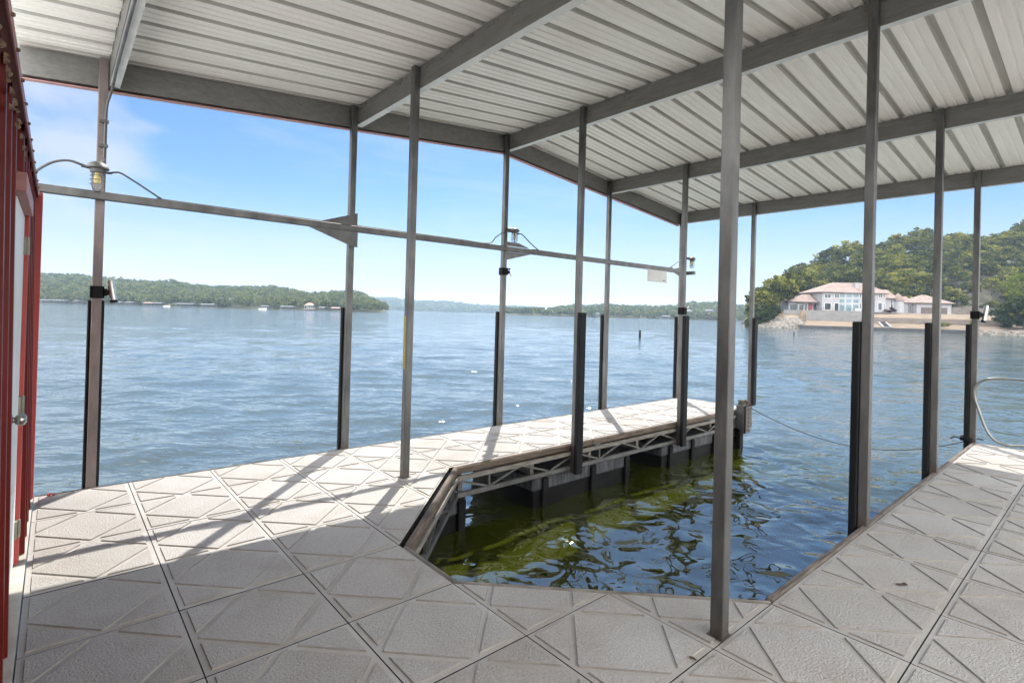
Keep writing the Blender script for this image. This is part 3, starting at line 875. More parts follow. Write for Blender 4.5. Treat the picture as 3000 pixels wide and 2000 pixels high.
# white plate hung under the rail
pl = empty('rail_plate', (7.62, -0.036, 2.35), label='blank white plate hanging under the cross rail near the far corner', cat='plate')
bm = bmesh.new(); box(bm, -0.30, 0.30, -0.004, 0.004, -0.215, 0.0, 0.002); finish('plate', bm, M_panelw, pl)
bm = bmesh.new(); box(bm, 0.16, 0.24, -0.0065, -0.0045, -0.182, -0.168); finish('mark', bm, M_black, pl)

# rod holders
def rod_holder(x, y, z, d, label, tilt, L=0.17, r=0.024):
    g = empty('rod_holder', (x, y, z), label=label, cat='rod holder', group='rod holders clamped to the posts')
    bm = bmesh.new()
    for (x0, x1, y0, y1) in ((-0.046, 0.046, -0.046, -0.033), (-0.046, 0.046, 0.033, 0.046), (-0.046, -0.033, -0.046, 0.046), (0.033, 0.046, -0.046, 0.046)):
        box(bm, x0, x1, y0, y1, 0, 0.10, 0.003)
    dv = Vector(d).normalized()
    tube(bm, [dv * 0.04 + Vector((0, 0, 0.05)), dv * 0.085 + Vector((0, 0, 0.05))], 0.022, 12)
    tube(bm, [dv * 0.055 + Vector((0, 0, 0.02)), dv * 0.055 + Vector((0, 0, 0.08))], 0.017, 10)
    finish('clamp', bm, M_black, g)
    t = Vector(tilt).normalized(); c = dv * 0.105 + Vector((0, 0, 0.055))
    bm = bmesh.new(); tube(bm, [c - t * L * 0.45, c + t * L * 0.55], r, 16)
    finish('tube', bm, M_chrome, g)
    bm = bmesh.new(); tube(bm, [c - t * (L * 0.45 + 0.012), c - t * (L * 0.45 - 0.008)], r + 0.003, 16)
    finish('end_cap', bm, M_black, g)
    return g
rod_holder(PX[0], YO, 1.545, (1, -0.35, 0), 'chrome rod holder clamped to the red-brown post near the red wall', (-0.15, 0.1, 1))
rod_holder(PX[2], YO, 2.03, (1, -0.2, -0.1), 'small black rod holder high on the roof ridge post', (0.35, 0, -1), 0.10, 0.012)
rod_holder(PX[3], YI, 1.56, (1, 0.3, 0), 'slanted silver rod holder on the finger post in front of the far corner', (0.5, -0.45, 0.8), 0.17, 0.02)
rod_holder(PX[4], YW + 0.02, 1.60, (0.75, -1, 0.1), 'white rod holder on the last post of the right walkway', (0.25, -0.1, 1), 0.21, 0.024)

# swim rail at the right edge: bent steel tube
bm = bmesh.new()
pp = [(-6.6, 0.862), (-5.6, 0.862), (-4.62, 0.860), (-4.46, 0.855), (-4.36, 0.83), (-4.285, 0.775), (-4.25, 0.70), (-4.245, 0.62), (-4.262, 0.53), (-4.30, 0.40),
      (-4.35, 0.24), (-4.385, 0.16), (-4.44, 0.085), (-4.50, 0.048), (-4.57, 0.036), (-4.66, 0.05), (-5.0, 0.10), (-6.6, 0.32)]
P = [Vector((8.49, a, b)) for a, b in pp]; out = []
for i in range(len(P) - 1):
    p0, p1, p2, p3 = P[max(i - 1, 0)], P[i], P[i + 1], P[min(i + 2, len(P) - 1)]
    for k in range(5):
        t = k / 5
        out.append(0.5 * ((2 * p1) + (-p0 + p2) * t + (2 * p0 - 5 * p1 + 4 * p2 - p3) * t * t + (-p0 + 3 * p1 - 3 * p2 + p3) * t ** 3))
out.append(P[-1])
tube(bm, out, 0.0145, 14)
finish('hand_rail', bm, M_alu, smooth=True, label='bent silver tube handrail at the end of the right walkway', cat='handrail')

bm = bmesh.new(); box(bm, -0.515, -0.49, -0.072, -0.05, 0.002, 0.022, 0.006); box(bm, -0.488, -0.465, -0.068, -0.054, 0.002, 0.012, 0.004)
finish('plastic_cap', bm, M_redtrim, label='small red plastic cap lying on the sunlit deck by the shed corner', cat='cap')

# ------------------------------------------------------------------ red shed
shed = empty('storage_shed', (-1.6, -2, 0), label='dark red ribbed metal shed with white door on the left of the dock', cat='shed')
def spart(name, bm, mt, parent=shed, **k):
    o = finish(name, bm, mt, None, **k); o.parent = parent
    if parent is shed: o.matrix_parent_inverse = Matrix.Translation(-Vector(shed.location))
    return o
DY0, DY1 = -2.20, -1.40          # door opening
WT = 2.33
def ribbed(bm, y0, y1, z0, z1):
    xv, xp = (-0.636, -0.614) if y1 < -2 else (-0.622, -0.600)
    prof = [(y0, xv)]
    y = math.ceil(y0 / 0.30) * 0.30 - 0.02
    while y < y1 - 0.05:
        if y > y0 + 0.03: prof += [(y - 0.028, xv), (y - 0.016, xp), (y + 0.016, xp), (y + 0.028, xv)]
        y += 0.30
    prof.append((y1, xv))
    lo = [bm.verts.new((x - 0.003 - 0.012 * z0, y, z0)) for y, x in prof]; hi = [bm.verts.new((x - 0.003 - 0.012 * z1, y, z1)) for y, x in prof]   # the wall leans back a little
    for i in range(len(prof) - 1): bm.faces.new((lo[i], lo[i + 1], hi[i + 1], hi[i]))
bm = bmesh.new()
ribbed(bm, -9.0, DY0 - 0.05, 0.012, WT)
ribbed(bm, DY1 + 0.05, -0.02, 0.012, WT)
ribbed(bm, DY0 - 0.05, DY1 + 0.05, 2.08, WT)
box(bm, -3.6, -0.72, -9.0, -0.06, 0.012, WT - 0.02)
box(bm, -3.6, -0.665, -0.05, -0.022, 0.012, WT - 0.02)
spart('wall', bm, M_shed)
bm = bmesh.new()
box(bm, -0.665, -0.598, -0.02, 0.004, 0.012, WT, 0.002)
box(bm, -0.640, -0.594, -0.10, -0.02, 0.012, WT, 0.002)
spart('corner_trim', bm, M_redtrim)
bm = bmesh.new()
box(bm, -0.72, -0.616, -9.0, 0.01, WT, WT + 0.012, 0)
box(bm, -0.621, -0.616, -9.0, 0.01, WT - 0.035, WT, 0)
n0 = len(bm.faces)
for k in range(26):
    y = -0.12 - k * 0.3 - rnd.uniform(0, 0.05)
    lathe(bm, [(0.007, 0), (0.007, 0.006), (0.004, 0.010)], (-0.616, y, WT - 0.02), 8, Matrix.Rotation(PI / 2, 3, 'Y'))
for k in range(40):
    y = -1.9 - rnd.random() * 2.2; z = WT - 0.09 - abs(rnd.gauss(0, 0.035))
    lathe(bm, [(rnd.uniform(0.008, 0.016), 0), (0.004, 0.010)], (-0.634, y, z), 7, Matrix.Rotation(PI / 2, 3, 'Y'))
bm.faces.ensure_lookup_table()
for f in bm.faces[n0:]: f.material_index = 1
spart('top_trim', bm, [M_headtrim, M_dirt])
bm = bmesh.new(); box(bm, -3.62, -0.725, -9.0, 0.01, WT - 0.015, WT + 0.01, 0)  # unseen pale plate, added to keep red bounce off the canopy ceiling
spart('roof', bm, M_zinc)
bm = bmesh.new()
box(bm, -0.69, -0.626, DY1, DY1 + 0.06, 0.012, 2.045, 0.003)
box(bm, -0.69, -0.650, DY0 - 0.055, DY0, 0.012, 2.045, 0.003)
spart('door_jamb', bm, M_redtrim)
bm = bmesh.new()
box(bm, -0.69, -0.610, DY0 - 0.12, DY1 - 0.02, 1.99, 2.075, 0.003)
spart('door_header', bm, M_headtrim)
bm = bmesh.new(); box(bm, -0.685, -0.645, DY0 + 0.004, DY1 - 0.004, 0.03, 1.985, 0.003)
dr = spart('door', bm, M_door)
for z in (1.77, 0.87, 0.17):
    bm = bmesh.new()
    box(bm, -0.648, -0.634, DY1 - 0.05, DY1 - 0.006, z, z + 0.10, 0.002)
    tube(bm, [(-0.630, DY1 - 0.004, z), (-0.630, DY1 - 0.004, z + 0.10)], 0.010, 8)
    spart('hinge', bm, M_hinge, dr)
bm = bmesh.new()
lathe(bm, [(0.03, 0.0), (0.03, 0.004), (0.014, 0.007), (0.013, 0.014), (0.022, 0.019), (0.029, 0.030), (0.029, 0.040), (0.022, 0.051), (0.010, 0.056), (0, 0.057)], (-0.645, DY0 + 0.075, 0.955), 22, Matrix.Rotation(PI / 2, 3, 'Y'))
spart('door_knob', bm, M_knob, dr, smooth=True)
bm = bmesh.new(); box(bm, -0.70, U0 * T - 0.003, -9.0, -0.0, -0.06, 0.008, 0.002)
finish('curb', bm, M_curb, kind='structure', label='narrow pale concrete strip between the tiles and the red shed', cat='curb')

# ------------------------------------------------------------------ leaves and trees
def leaf_mat(name, dark, mid, light, hue_obj=True):
    m, nt, b = mat(name)
    oi = N(nt, 'ShaderNodeObjectInfo')
    at2 = N(nt, 'ShaderNodeAttribute'); at2.attribute_name = 'tone'
    ma = N(nt, 'ShaderNodeMath', operation='MULTIPLY_ADD'); ma.inputs[1].default_value = 0.45
    nt.links.new(oi.outputs['Random'], ma.inputs[0]); nt.links.new(at2.outputs['Fac'], ma.inputs[2])
    ma2 = N(nt, 'ShaderNodeMath', operation='MULTIPLY'); ma2.inputs[1].default_value = 0.69
    nt.links.new(ma.outputs[0], ma2.inputs[0])
    r = ramp(nt, ma2.outputs[0], [(0.1, dark), (0.5, mid), (0.9, light)])
    nt.links.new(r.outputs['Color'], b.inputs['Base Color'])
    b.inputs['Roughness'].default_value = 0.6; b.inputs['Specular IOR Level'].default_value = 0.12
    tr = N(nt, 'ShaderNodeBsdfTranslucent'); nt.links.new(r.outputs['Color'], tr.inputs['Color'])
    ms = N(nt, 'ShaderNodeMixShader'); ms.inputs['Fac'].default_value = 0.33
    out = nt.nodes['Material Output']
    nt.links.new(b.outputs['BSDF'], ms.inputs[1]); nt.links.new(tr.outputs['BSDF'], ms.inputs[2])
    nt.links.new(ms.outputs['Shader'], out.inputs['Surface'])
    return m
M_leaf = leaf_mat('oak_leaves', (0.010, 0.018, 0.004), (0.062, 0.076, 0.011), (0.27, 0.255, 0.036))
M_leafy = leaf_mat('yellow_green_leaves', (0.05, 0.075, 0.010), (0.11, 0.15, 0.018), (0.22, 0.25, 0.035))
M_leafd = leaf_mat('dark_leaves', (0.010, 0.020, 0.007), (0.026, 0.042, 0.013), (0.07, 0.09, 0.022))
M_farleaf = leaf_mat('far_forest_leaves', (0.010, 0.024, 0.015), (0.034, 0.056, 0.025), (0.10, 0.115, 0.038))
M_bark = simple('bark', (0.07, 0.055, 0.04), (0.16, 0.13, 0.10), 0.9, 0, 3, (1, 1, 0.3), 0.3)
M_purple = leaf_mat('purple_leaves', (0.03, 0.012, 0.018), (0.07, 0.025, 0.035), (0.12, 0.05, 0.06))

def quads_mesh(name, centers, sizes, tones, mt, rs, flat=0.3):
    n = len(centers)
    nrm = rs.normal(size=(n, 3)); nrm[:, 2] += flat; nrm /= np.linalg.norm(nrm, axis=1)[:, None]
    r = rs.normal(size=(n, 3)); u = np.cross(nrm, r); u /= np.linalg.norm(u, axis=1)[:, None]; w = np.cross(nrm, u)
    s = np.asarray(sizes)[:, None]
    asp = rs.uniform(0.5, 0.9, (n, 1))
    c = np.asarray(centers)
    v = np.stack([c - u * s - w * s * asp * 0.4, c + u * s * 0.1 - w * s * asp, c + u * s + w * s * asp * 0.3, c - u * s * 0.2 + w * s * asp], 1).reshape(-1, 3)
    me = bpy.data.meshes.new(name)
    me.vertices.add(4 * n); me.vertices.foreach_set('co', v.ravel())
    me.loops.add(4 * n); me.loops.foreach_set('vertex_index', np.arange(4 * n, dtype=np.int32))
    me.polygons.add(n); me.polygons.foreach_set('loop_start', (np.arange(n) * 4).astype(np.int32))
    me.update(calc_edges=True)
    a = me.attributes.new('tone', 'FLOAT', 'POINT'); a.data.foreach_set('value', np.repeat(np.asarray(tones), 4).astype(np.float32))
    me.materials.append(mt)
    return me
def crown_mesh(name, mt, seed, R=3.4, Hc=6.5, z0=2.6, nclump=26, per=100, leaf=0.24):
    rs = np.random.RandomState(seed); cs, ss, ts = [], [], []
    for k in range(nclump):
        # clump centres near the shell of a lopsided dome
        th = rs.uniform(0, 2 * PI); ph = rs.uniform(0, 1) ** 0.8
        hz = z0 + Hc * (0.1 + 0.85 * ph)
        rad = R * math.sqrt(max(0.05, 1 - (abs(ph - 0.38) / 0.68) ** 2)) * rs.uniform(0.4, 1.14)
        c = np.array([rad * math.cos(th), rad * math.sin(th), hz + rs.normal(0, 0.35)]); cr = R * rs.uniform(0.15, 0.40)
        d = rs.normal(size=(per, 3)); d /= np.linalg.norm(d, axis=1)[:, None]
        rr = cr * rs.uniform(0.35, 1.08, (per, 1)) ** 0.6
        p = c + d * rr * np.array([1.1, 1.1, 0.78])
        cs.append(p); ss.append(rs.uniform(0.6, 1.4, per) * leaf)
        ts.append(np.clip(rs.normal(0.48 + rs.uniform(-0.34, 0.34), 0.2, per), 0, 1))
    return quads_mesh(name, np.concatenate(cs), np.concatenate(ss), np.concatenate(ts), mt, rs)
def trunk_mesh(name, seed, Ht=6.5, r=0.20):
    rs = random.Random(seed); bm = bmesh.new()
    p = Vector((0, 0, -1.0)); pts = [p.copy()]; rad = [r * 1.3]
    for k in range(6):
        p = p + Vector((rs.uniform(-0.18, 0.18), rs.uniform(-0.18, 0.18), (Ht + 1.0) / 6)); pts.append(p.copy()); rad.append(r * (1 - 0.12 * (k + 1)))
    tube(bm, pts, rad, 7)
    for k in range(7):
        b0 = pts[2 + k % 4]; a = rs.uniform(0, 2 * PI); L = rs.uniform(1.4, 2.8)
        q = b0 + Vector((math.cos(a) * L * 0.45, math.sin(a) * L * 0.45, L * 0.5)); e = b0 + Vector((math.cos(a) * L, math.sin(a) * L, L * 0.85))
        tube(bm, [b0, q, e], [r * 0.45, r * 0.3, r * 0.12], 5)
    me = bpy.data.meshes.new(name); bm.to_mesh(me); bm.free(); me.materials.append(M_bark)
    return me
crowns = [crown_mesh('crown_leaves', M_leaf, 20 + k, R=3.1 + 0.25 * (k % 3), Hc=6.0 + 0.5 * (k % 2), nclump=32 + k, per=66, leaf=0.29) for k in range(8)]
crowns_y = [crown_mesh('crown_leaves_bright', M_leafy, 50 + k, R=3.2, Hc=7.0, nclump=34, per=110) for k in range(2)]
crowns_d = [crown_mesh('crown_leaves_dark', M_leafd, 70 + k, R=2.8, Hc=5.0, z0=0.2, nclump=30) for k in range(3)]
trunks = [trunk_mesh('trunk_wood', 30 + k) for k in range(4)]
n_tree = [0]
def tree(loc, h, label, group, kind='green', w=1.0, bush=False):
    n_tree[0] += 1
    s = h / (10.0 if not bush else 5.4)
    r = empty('oak_tree' if not bush else 'shrub', loc, rnd.uniform(0, 2 * PI), label=label, cat='tree' if not bush else 'bush', group=group)
    me = rnd.choice({'green': crowns, 'bright': crowns_y, 'dark': crowns_d}[kind])
    c = bpy.data.objects.new('crown', me); COL.objects.link(c); c.parent = r
    if not bush:
        t = bpy.data.objects.new('trunk', rnd.choice(trunks)); COL.objects.link(t); t.parent = r
    r.scale = (s * w * rnd.uniform(0.92, 1.1), s * w * rnd.uniform(0.92, 1.1), s)
    return r

# ------------------------------------------------------------------ right shore terrain
def interp(x, xs, ys): return float(np.interp(x, xs, ys))
def shore_D(px):     # waterline depth
    return interp(px, [2150, 2185, 2230, 2344, 2506, 2700, 2863, 3000, 3500], [175, 165, 155, 150, 147, 141, 134, 128, 105])
TOPX = [2150, 2185, 2205, 2225, 2245, 2272, 2295, 2340, 2380, 2420, 2450, 2500, 2550, 2600, 2650, 2690, 2740, 2790, 2830, 2880, 2920, 2960, 3000, 3200, 3600]
TOPY = [930, 903, 868, 845, 832, 800, 797, 775, 750, 740, 725, 707, 705, 690, 682, 675, 680, 675, 662, 672, 665, 648, 640, 600, 560]
TREEH = 10.5
def hill_z(px):      # height of the hill crest ground at depth 275
    yt = interp(px, TOPX, TOPY)
    return max(1.0, 1.51 + (hrow(px) - yt) * 275 / F - TREEH)
def ground_z(px, D):
    s = shore_D(px)
    edge = min(1.0, max(0.0, (px - 2165) / 110))          # land sinks away at the point
    if px < 2345:
        prof_d = [s - 1.5, s, s + 3, s + 10, s + 22]; prof_z = [-1.6, -0.64, 0.5, 1.5 + 1.2 * edge, 1.4 + 3.4 * edge]
    elif px < 2535:
        prof_d = [s - 0.3, s, s + 0.05, s + 11.5, s + 14.8, s + 15.0, s + 16, s + 22]; prof_z = [-2, -0.7, 0.18, 1.55, 1.75, 1.8, 4.85, 4.9]
    elif px < 2840:
        prof_d = [s - 0.3, s, s + 0.05, s + 13, s + 13.4, s + 27, s + 30]; prof_z = [-2, -0.7, 0.10, 1.55, 3.1, 4.75, 4.9]
    else:
        prof_d = [s - 1.5, s, s + 2.5, s + 16, s + 16.6, s + 32, s + 36]; prof_z = [-1.6, -0.64, 0.3, 1.75, 3.1, 4.8, 4.9]
    if D < prof_d[-1]: z = interp(D, prof_d, prof_z)
    else:
        base = prof_z[-1]; hz = hill_z(px)
        D0 = 202 if px > 2345 else prof_d[-1] + 4
        t = min(1.0, max(0.0, (D - D0) / (275 - D0)))
        z = base + (hz - base) * (t ** 0.9)
        if D > 280: z -= (D - 280) * 0.35
    return z
pxs = list(range(2150, 3700, 11))
rows = []
Ds_rel = [-8, -1.5, -0.3, 0, 0.05, 1, 2.5, 3, 5, 7.5, 10, 11.5, 13, 13.4, 14.8, 15.0, 16, 16.6, 19, 22, 25, 27, 30, 36]
Ds_abs = [178, 190, 200, 202, 207, 213, 220, 228, 236, 245, 255, 265, 275, 281, 300, 340, 400]
v, f = [], []
nD = len(Ds_rel) + len(Ds_abs)
for px in pxs:
    s = shore_D(px); last = 0
    for D in [s + d for d in Ds_rel] + Ds_abs:
        D = max(D, last + 0.02); last = D
        z = ground_z(px, D)
        if px < 2175: z = -2.0
        nz = mnoise.noise(Vector((px * 0.05, D * 0.15, 0)))
        if D > s + 3: z += nz * (0.15 if D < 200 else 0.8)
        elif px < 2345 or px > 2850: z += nz * 0.4
        v.append(ground_pt(px, D, z))
for i in range(len(pxs) - 1):
    for j in range(nD - 1):
        a = i * nD + j; f.append((a, a + 1, a + nD + 1, a + nD))
m, nt, b = mat('shore_ground')
geo = N(nt, 'ShaderNodeNewGeometry'); sep = N(nt, 'ShaderNodeSeparateXYZ'); nt.links.new(geo.outputs['Position'], sep.inputs[0])
n1 = noise_n(nt, 0.35, 6, 0.7, 0.4, vec=geo.outputs['Position'])
r1 = ramp(nt, n1.outputs['Fac'], [(0.32, (0.070, 0.048, 0.030)), (0.5, (0.125, 0.090, 0.060)), (0.68, (0.165, 0.128, 0.090))])
n2 = noise_n(nt, 0.16, 6, 0.7, 0.6, vec=geo.outputs['Position'])
r2 = ramp(nt, n2.outputs['Fac'], [(0.38, (0.05, 0.045, 0.03)), (0.5, (0.05, 0.045, 0.03)), (0.70, (0.12, 0.105, 0.06))])
mr = N(nt, 'ShaderNodeMapRange'); mr.inputs['From Min'].default_value = 5.2; mr.inputs['From Max'].default_value = 7.0
nt.links.new(sep.outputs['Z'], mr.inputs['Value'])
mx = N(nt, 'ShaderNodeMix', data_type='RGBA'); nt.links.new(mr.outputs['Result'], mx.inputs['Factor'])
nt.links.new(r1.outputs['Color'], mx.inputs['A']); nt.links.new(r2.outputs['Color'], mx.inputs['B'])
nt.links.new(mx.outputs['Result'], b.inputs['Base Color']); b.inputs['Roughness'].default_value = 0.95
bump(nt, b, n1.outputs['Fac'], 0.6, 0.5)
M_shore = m
fromdata('hillside', v, f, [M_shore], smooth=True, kind='structure', label='sandy terraces and wooded hillside on the right shore', cat='hill')

M_conc = simple('retaining_concrete', (0.15, 0.148, 0.15), (0.21, 0.205, 0.205), 0.85, 0, 0.6, (1, 1, 2), 0.3, 6)
M_concb = simple('brown_retaining_block', (0.12, 0.10, 0.088), (0.19, 0.16, 0.145), 0.9, 0, 0.7, (1, 1, 2), 0.3, 6)
M_seawall = simple('dark_seawall', (0.02, 0.022, 0.027), (0.045, 0.046, 0.054), 0.7, 0, 0.8, None, 0.2, 4)
M_rock = simple('riprap_rock', (0.08, 0.073, 0.065), (0.20, 0.18, 0.16), 0.9, 0, 1.5, None, 0.5, 8)
def wall_run(name, pxl, D, z0, z1, mt, thick, label, cat):
    """wall following columns of the shore; D is depth or a function of the column"""
    bm = bmesh.new(); pts = []
    for px in pxl:
        d = D(px) if callable(D) else D
        a = ground_pt(px, d, 0); b2 = ground_pt(px, d + thick, 0)
        za = z0(px) if callable(z0) else z0; zb = z1(px) if callable(z1) else z1
        pts.append([bm.verts.new((a.x, a.y, za)), bm.verts.new((b2.x, b2.y, za)), bm.verts.new((b2.x, b2.y, zb)), bm.verts.new((a.x, a.y, zb))])
    for A, B in zip(pts, pts[1:]):
        for k in range(4): bm.faces.new((A[k], A[(k + 1) % 4], B[(k + 1) % 4], B[k]))
    bm.faces.new(pts[0][::-1]); bm.faces.new(pts[-1])
    return finish(name, bm, mt, label=label, cat=cat)
wall_run('seawall', [2343, 2400, 2450, 2506, 2560, 2620, 2700, 2780, 2838], lambda p: shore_D(p) - 0.6, -1.5, 0.28, M_seawall, 0.6, 'long low dark seawall at the water below the white house', 'wall')
wall_run('retaining_wall', [2361, 2400, 2460, 2532], lambda p: shore_D(p) + 14.5, 1.2, 4.95, M_conc, 0.5, 'tall grey concrete retaining wall in front of the white house', 'wall')
wall_run('retaining_wall', [2296, 2330, 2361], lambda p: 166.0, 2.8, 4.9, M_conc, 0.4, 'low grey wall at the left end of the white house terrace', 'wall')
wall_run('retaining_wall', [2296, 2330, 2361, 2362.5], lambda p: shore_D(p) + 9, 1.0, 1.95, M_concb, 0.4, 'brown block step wall above the rocks at the left shore', 'wall')
wall_run('retaining_wall', [2536, 2600, 2700, 2800, 2945], lambda p: shore_D(p) + 12.9, 1.3, lambda p: 3.05, M_concb, 0.4, 'long brown step wall between the sand bank and the dry lawn', 'wall')
wall_run('retaining_wall', [2789, 2850, 2900, 2975], lambda p: 190.0, 4.5, lambda p: 7.9, M_concb, 0.5, 'brown concrete wall at the hill foot, right of the garage', 'wall')
wall_run('retaining_wall', [2256, 2285, 2312], lambda p: 182.0, 3.0, lambda p: interp(p, [2256, 2312], [4.6, 7.1]), M_concb, 0.5, 'sloping brown wall running up to the left end of the white house', 'wall')
# riprap
def rocks(name, pxa, pxb, da, db, n, label, smin=0.25, smax=0.8, foot=True):
    rs = np.random.RandomState(n); V, Fc = [], []
    ico = bmesh.new(); bmesh.ops.create_icosphere(ico, subdivisions=1, radius=1); iv = np.array([v_.co[:] for v_ in ico.verts]); fi = [[v_.index for v_ in f_.verts] for f_ in ico.faces]; ico.free()
    for k in range(n):
        px = rs.uniform(pxa, pxb); D = shore_D(px) + rs.uniform(da, db)
        z = ground_z(px, D); s = rs.uniform(smin, smax); p = ground_pt(px, D, z + s * 0.2)
        vv = iv * rs.uniform(0.7, 1.25, (12, 1)) * s * np.array([1.2, 1.0, 0.7]); a = rs.uniform(0, 6.28)
        R = np.array([[math.cos(a), -math.sin(a), 0], [math.sin(a), math.cos(a), 0], [0, 0, 1]]); vv = vv @ R.T + np.array(p)
        o = len(V); V += [tuple(q) for q in vv]; Fc += [tuple(o + i for i in t) for t in fi]
    fromdata(name, V, Fc, [M_rock], kind='stuff', label=label, cat='rocks')
rocks('riprap', 2205, 2350, -0.8, 8, 700, 'grey riprap rocks on the shore left of the seawall')
rocks('rocks', 2838, 3050, -1.0, 2.5, 260, 'pale rocks along the waterline at the right end of the bank', 0.2, 0.6)
# grey boat slide on the bank
sl = empty('shore_steps', ground_pt(2592, 150, 0.4), label='pale steps with a dark centre going down the sand bank to the seawall', cat='steps')
a, b2 = ground_pt(2585, 157, 1.75), ground_pt(2600, 145, 0.42)
bm = bmesh.new(); bar(bm, a - sl.location, b2 - sl.location, 2.3, 0.3); finish('ramp', bm, M_conc, sl)
bm = bmesh.new()
for k in range(9):
    p = a.lerp(b2, (k + 0.5) / 9) - sl.location; box(bm, p.x - 0.65, p.x + 0.65, p.y - 0.5, p.y + 0.5, p.z + 0.1, p.z + 0.26)
finish('treads', bm, M_seawall, sl)

# ------------------------------------------------------------------ white house
HD = 175.0
hs = HD / F                       # metres per photograph pixel at the facade
HX = Vector((M[0][0], M[0][1], 0)).normalized()      # along the facade, to the right
HY = Vector((-HX.y, HX.x, 0))                         # away from the lake
HO = ground_pt(2312, HD, 4.9)
house = empty('white_house', HO, label='large white stucco house with pink tiled hip roofs on the far right shore', cat='house')
house.rotation_euler = (0, 0, math.atan2(HX.y, HX.x))
def hx(px): return (px - 2312) * hs
def hz(px, py): return (911 + (px - 2420) * 0.027 - py) * hs + 0.05
M_stucco = simple('white_stucco', (0.285, 0.284, 0.305), (0.335, 0.334, 0.355), 0.8, 0, 0.5, None, 0.1, 8)
m, nt, b = mat('clay_tile_roof')
n1 = noise_n(nt, 0.8, 5, 0.65)
r1 = ramp(nt, n1.outputs['Fac'], [(0.3, (0.165, 0.115, 0.10)), (0.5, (0.22, 0.16, 0.142)), (0.7, (0.27, 0.21, 0.19))])
nt.links.new(r1.outputs['Color'], b.inputs['Base Color']); b.inputs['Roughness'].default_value = 0.8
wv = N(nt, 'ShaderNodeTexWave'); wv.inputs['Scale'].default_value = 1.6; tc = N(nt, 'ShaderNodeTexCoord'); nt.links.new(tc.outputs['Object'], wv.inputs['Vector'])
bump(nt, b, wv.outputs['Fac'], 0.8, 0.12)
M_tileroof = m
M_win = simple('dark_window_glass', (0.02, 0.03, 0.04), (0.05, 0.065, 0.08), 0.08, 0, 1, None, 0)
M_winb = simple('pale_window_glass', (0.10, 0.17, 0.20), (0.20, 0.28, 0.32), 0.08, 0, 0.7, None, 0)
M_frame = simple('window_frame', (0.6, 0.6, 0.6), (0.7, 0.7, 0.7), 0.6, 0, 2, None, 0)
M_garage = simple('brown_garage_door', (0.07, 0.05, 0.045), (0.11, 0.08, 0.075), 0.6, 0, 1, None, 0)
M_gutter = simple('dark_gutter', (0.06, 0.045, 0.045), (0.1, 0.07, 0.07), 0.6, 0, 1, None, 0)
M_redc = simple('red_cloth', (0.20, 0.03, 0.05), (0.28, 0.06, 0.08), 0.8, 0, 2, None, 0)
def hbox(name, x0, x1, y0, y1, z0, z1, mt, parent=house, **k):
    bm = bmesh.new(); box(bm, x0, x1, y0, y1, z0, z1, 0); return finish(name, bm, mt, parent, **k)
def hip(x0, x1, y0, y1, ze, zr, rx0, rx1, over=0.6, name='roof'):
    bm = bmesh.new(); ym = (y0 + y1) / 2
    x0 -= over; x1 += over; y0 -= over; y1 += over
    e = [bm.verts.new(p) for p in ((x0, y0, ze), (x1, y0, ze), (x1, y1, ze), (x0, y1, ze))]
    e2 = [bm.verts.new((p[0], p[1], ze - 0.16)) for p in ((x0, y0), (x1, y0), (x1, y1), (x0, y1))]
    if rx1 - rx0 > 0.1:
        r0, r1_ = bm.verts.new((rx0, ym, zr)), bm.verts.new((rx1, ym, zr))
        bm.faces.new((e[0], e[1], r1_, r0)); bm.faces.new((e[1], e[2], r1_)); bm.faces.new((e[2], e[3], r0, r1_)); bm.faces.new((e[3], e[0], r0))
    else:
        a_ = bm.verts.new((rx0, ym, zr))
        for i in range(4): bm.faces.new((e[i], e[(i + 1) % 4], a_))
    bm.faces.new(e2[::-1])
    for i in range(4): bm.faces.new((e2[i], e2[(i + 1) % 4], e[(i + 1) % 4], e[i]))
    o = finish(name, bm, M_tileroof, house)
    bm = bmesh.new()
    box(bm, x0 - 0.06, x1 + 0.06, y0 - 0.12, y0 - 0.004, ze - 0.22, ze - 0.02); finish('gutter', bm, M_gutter, o)
    return o
# left wing (covered terrace)
ez = hz(2350, 884)
hbox('wall', hx(2313), hx(2398), 1.2, 9, 0, ez, M_stucco)
for xa, xb in ((2313, 2316.5), (2340, 2344), (2358, 2361.5)): hbox('pillar', hx(xa), hx(xb), 0.75, 1.19, 0, ez, M_stucco)
hip(hx(2311), hx(2402), 0.4, 9, ez + 0.12, hz(2380, 860), hx(2372), hx(2402))
# main block
mz = hz(2480, 857.5)
hbox('wall', hx(2399), hx(2588), 0, 11, 0, mz, M_stucco)
hip(hx(2399), hx(2588), 0, 11, mz + 0.12, hz(2510, 825), hx(2466), hx(2558), 0.8)
hbox('wall', hx(2399), hx(2450), -1.6, -0.004, 0, mz - 0.02, M_stucco)
hip(hx(2399), hx(2450), -1.6, 4.2, mz + 0.10, hz(2428, 838), hx(2426), hx(2428), 0.7)
hbox('wall', hx(2555), hx(2586), -1.2, -0.004, 0, mz - 0.02, M_stucco)
hip(hx(2555), hx(2586), -1.2, 4.2, mz + 0.10, hz(2570, 840), hx(2569), hx(2571), 0.7)
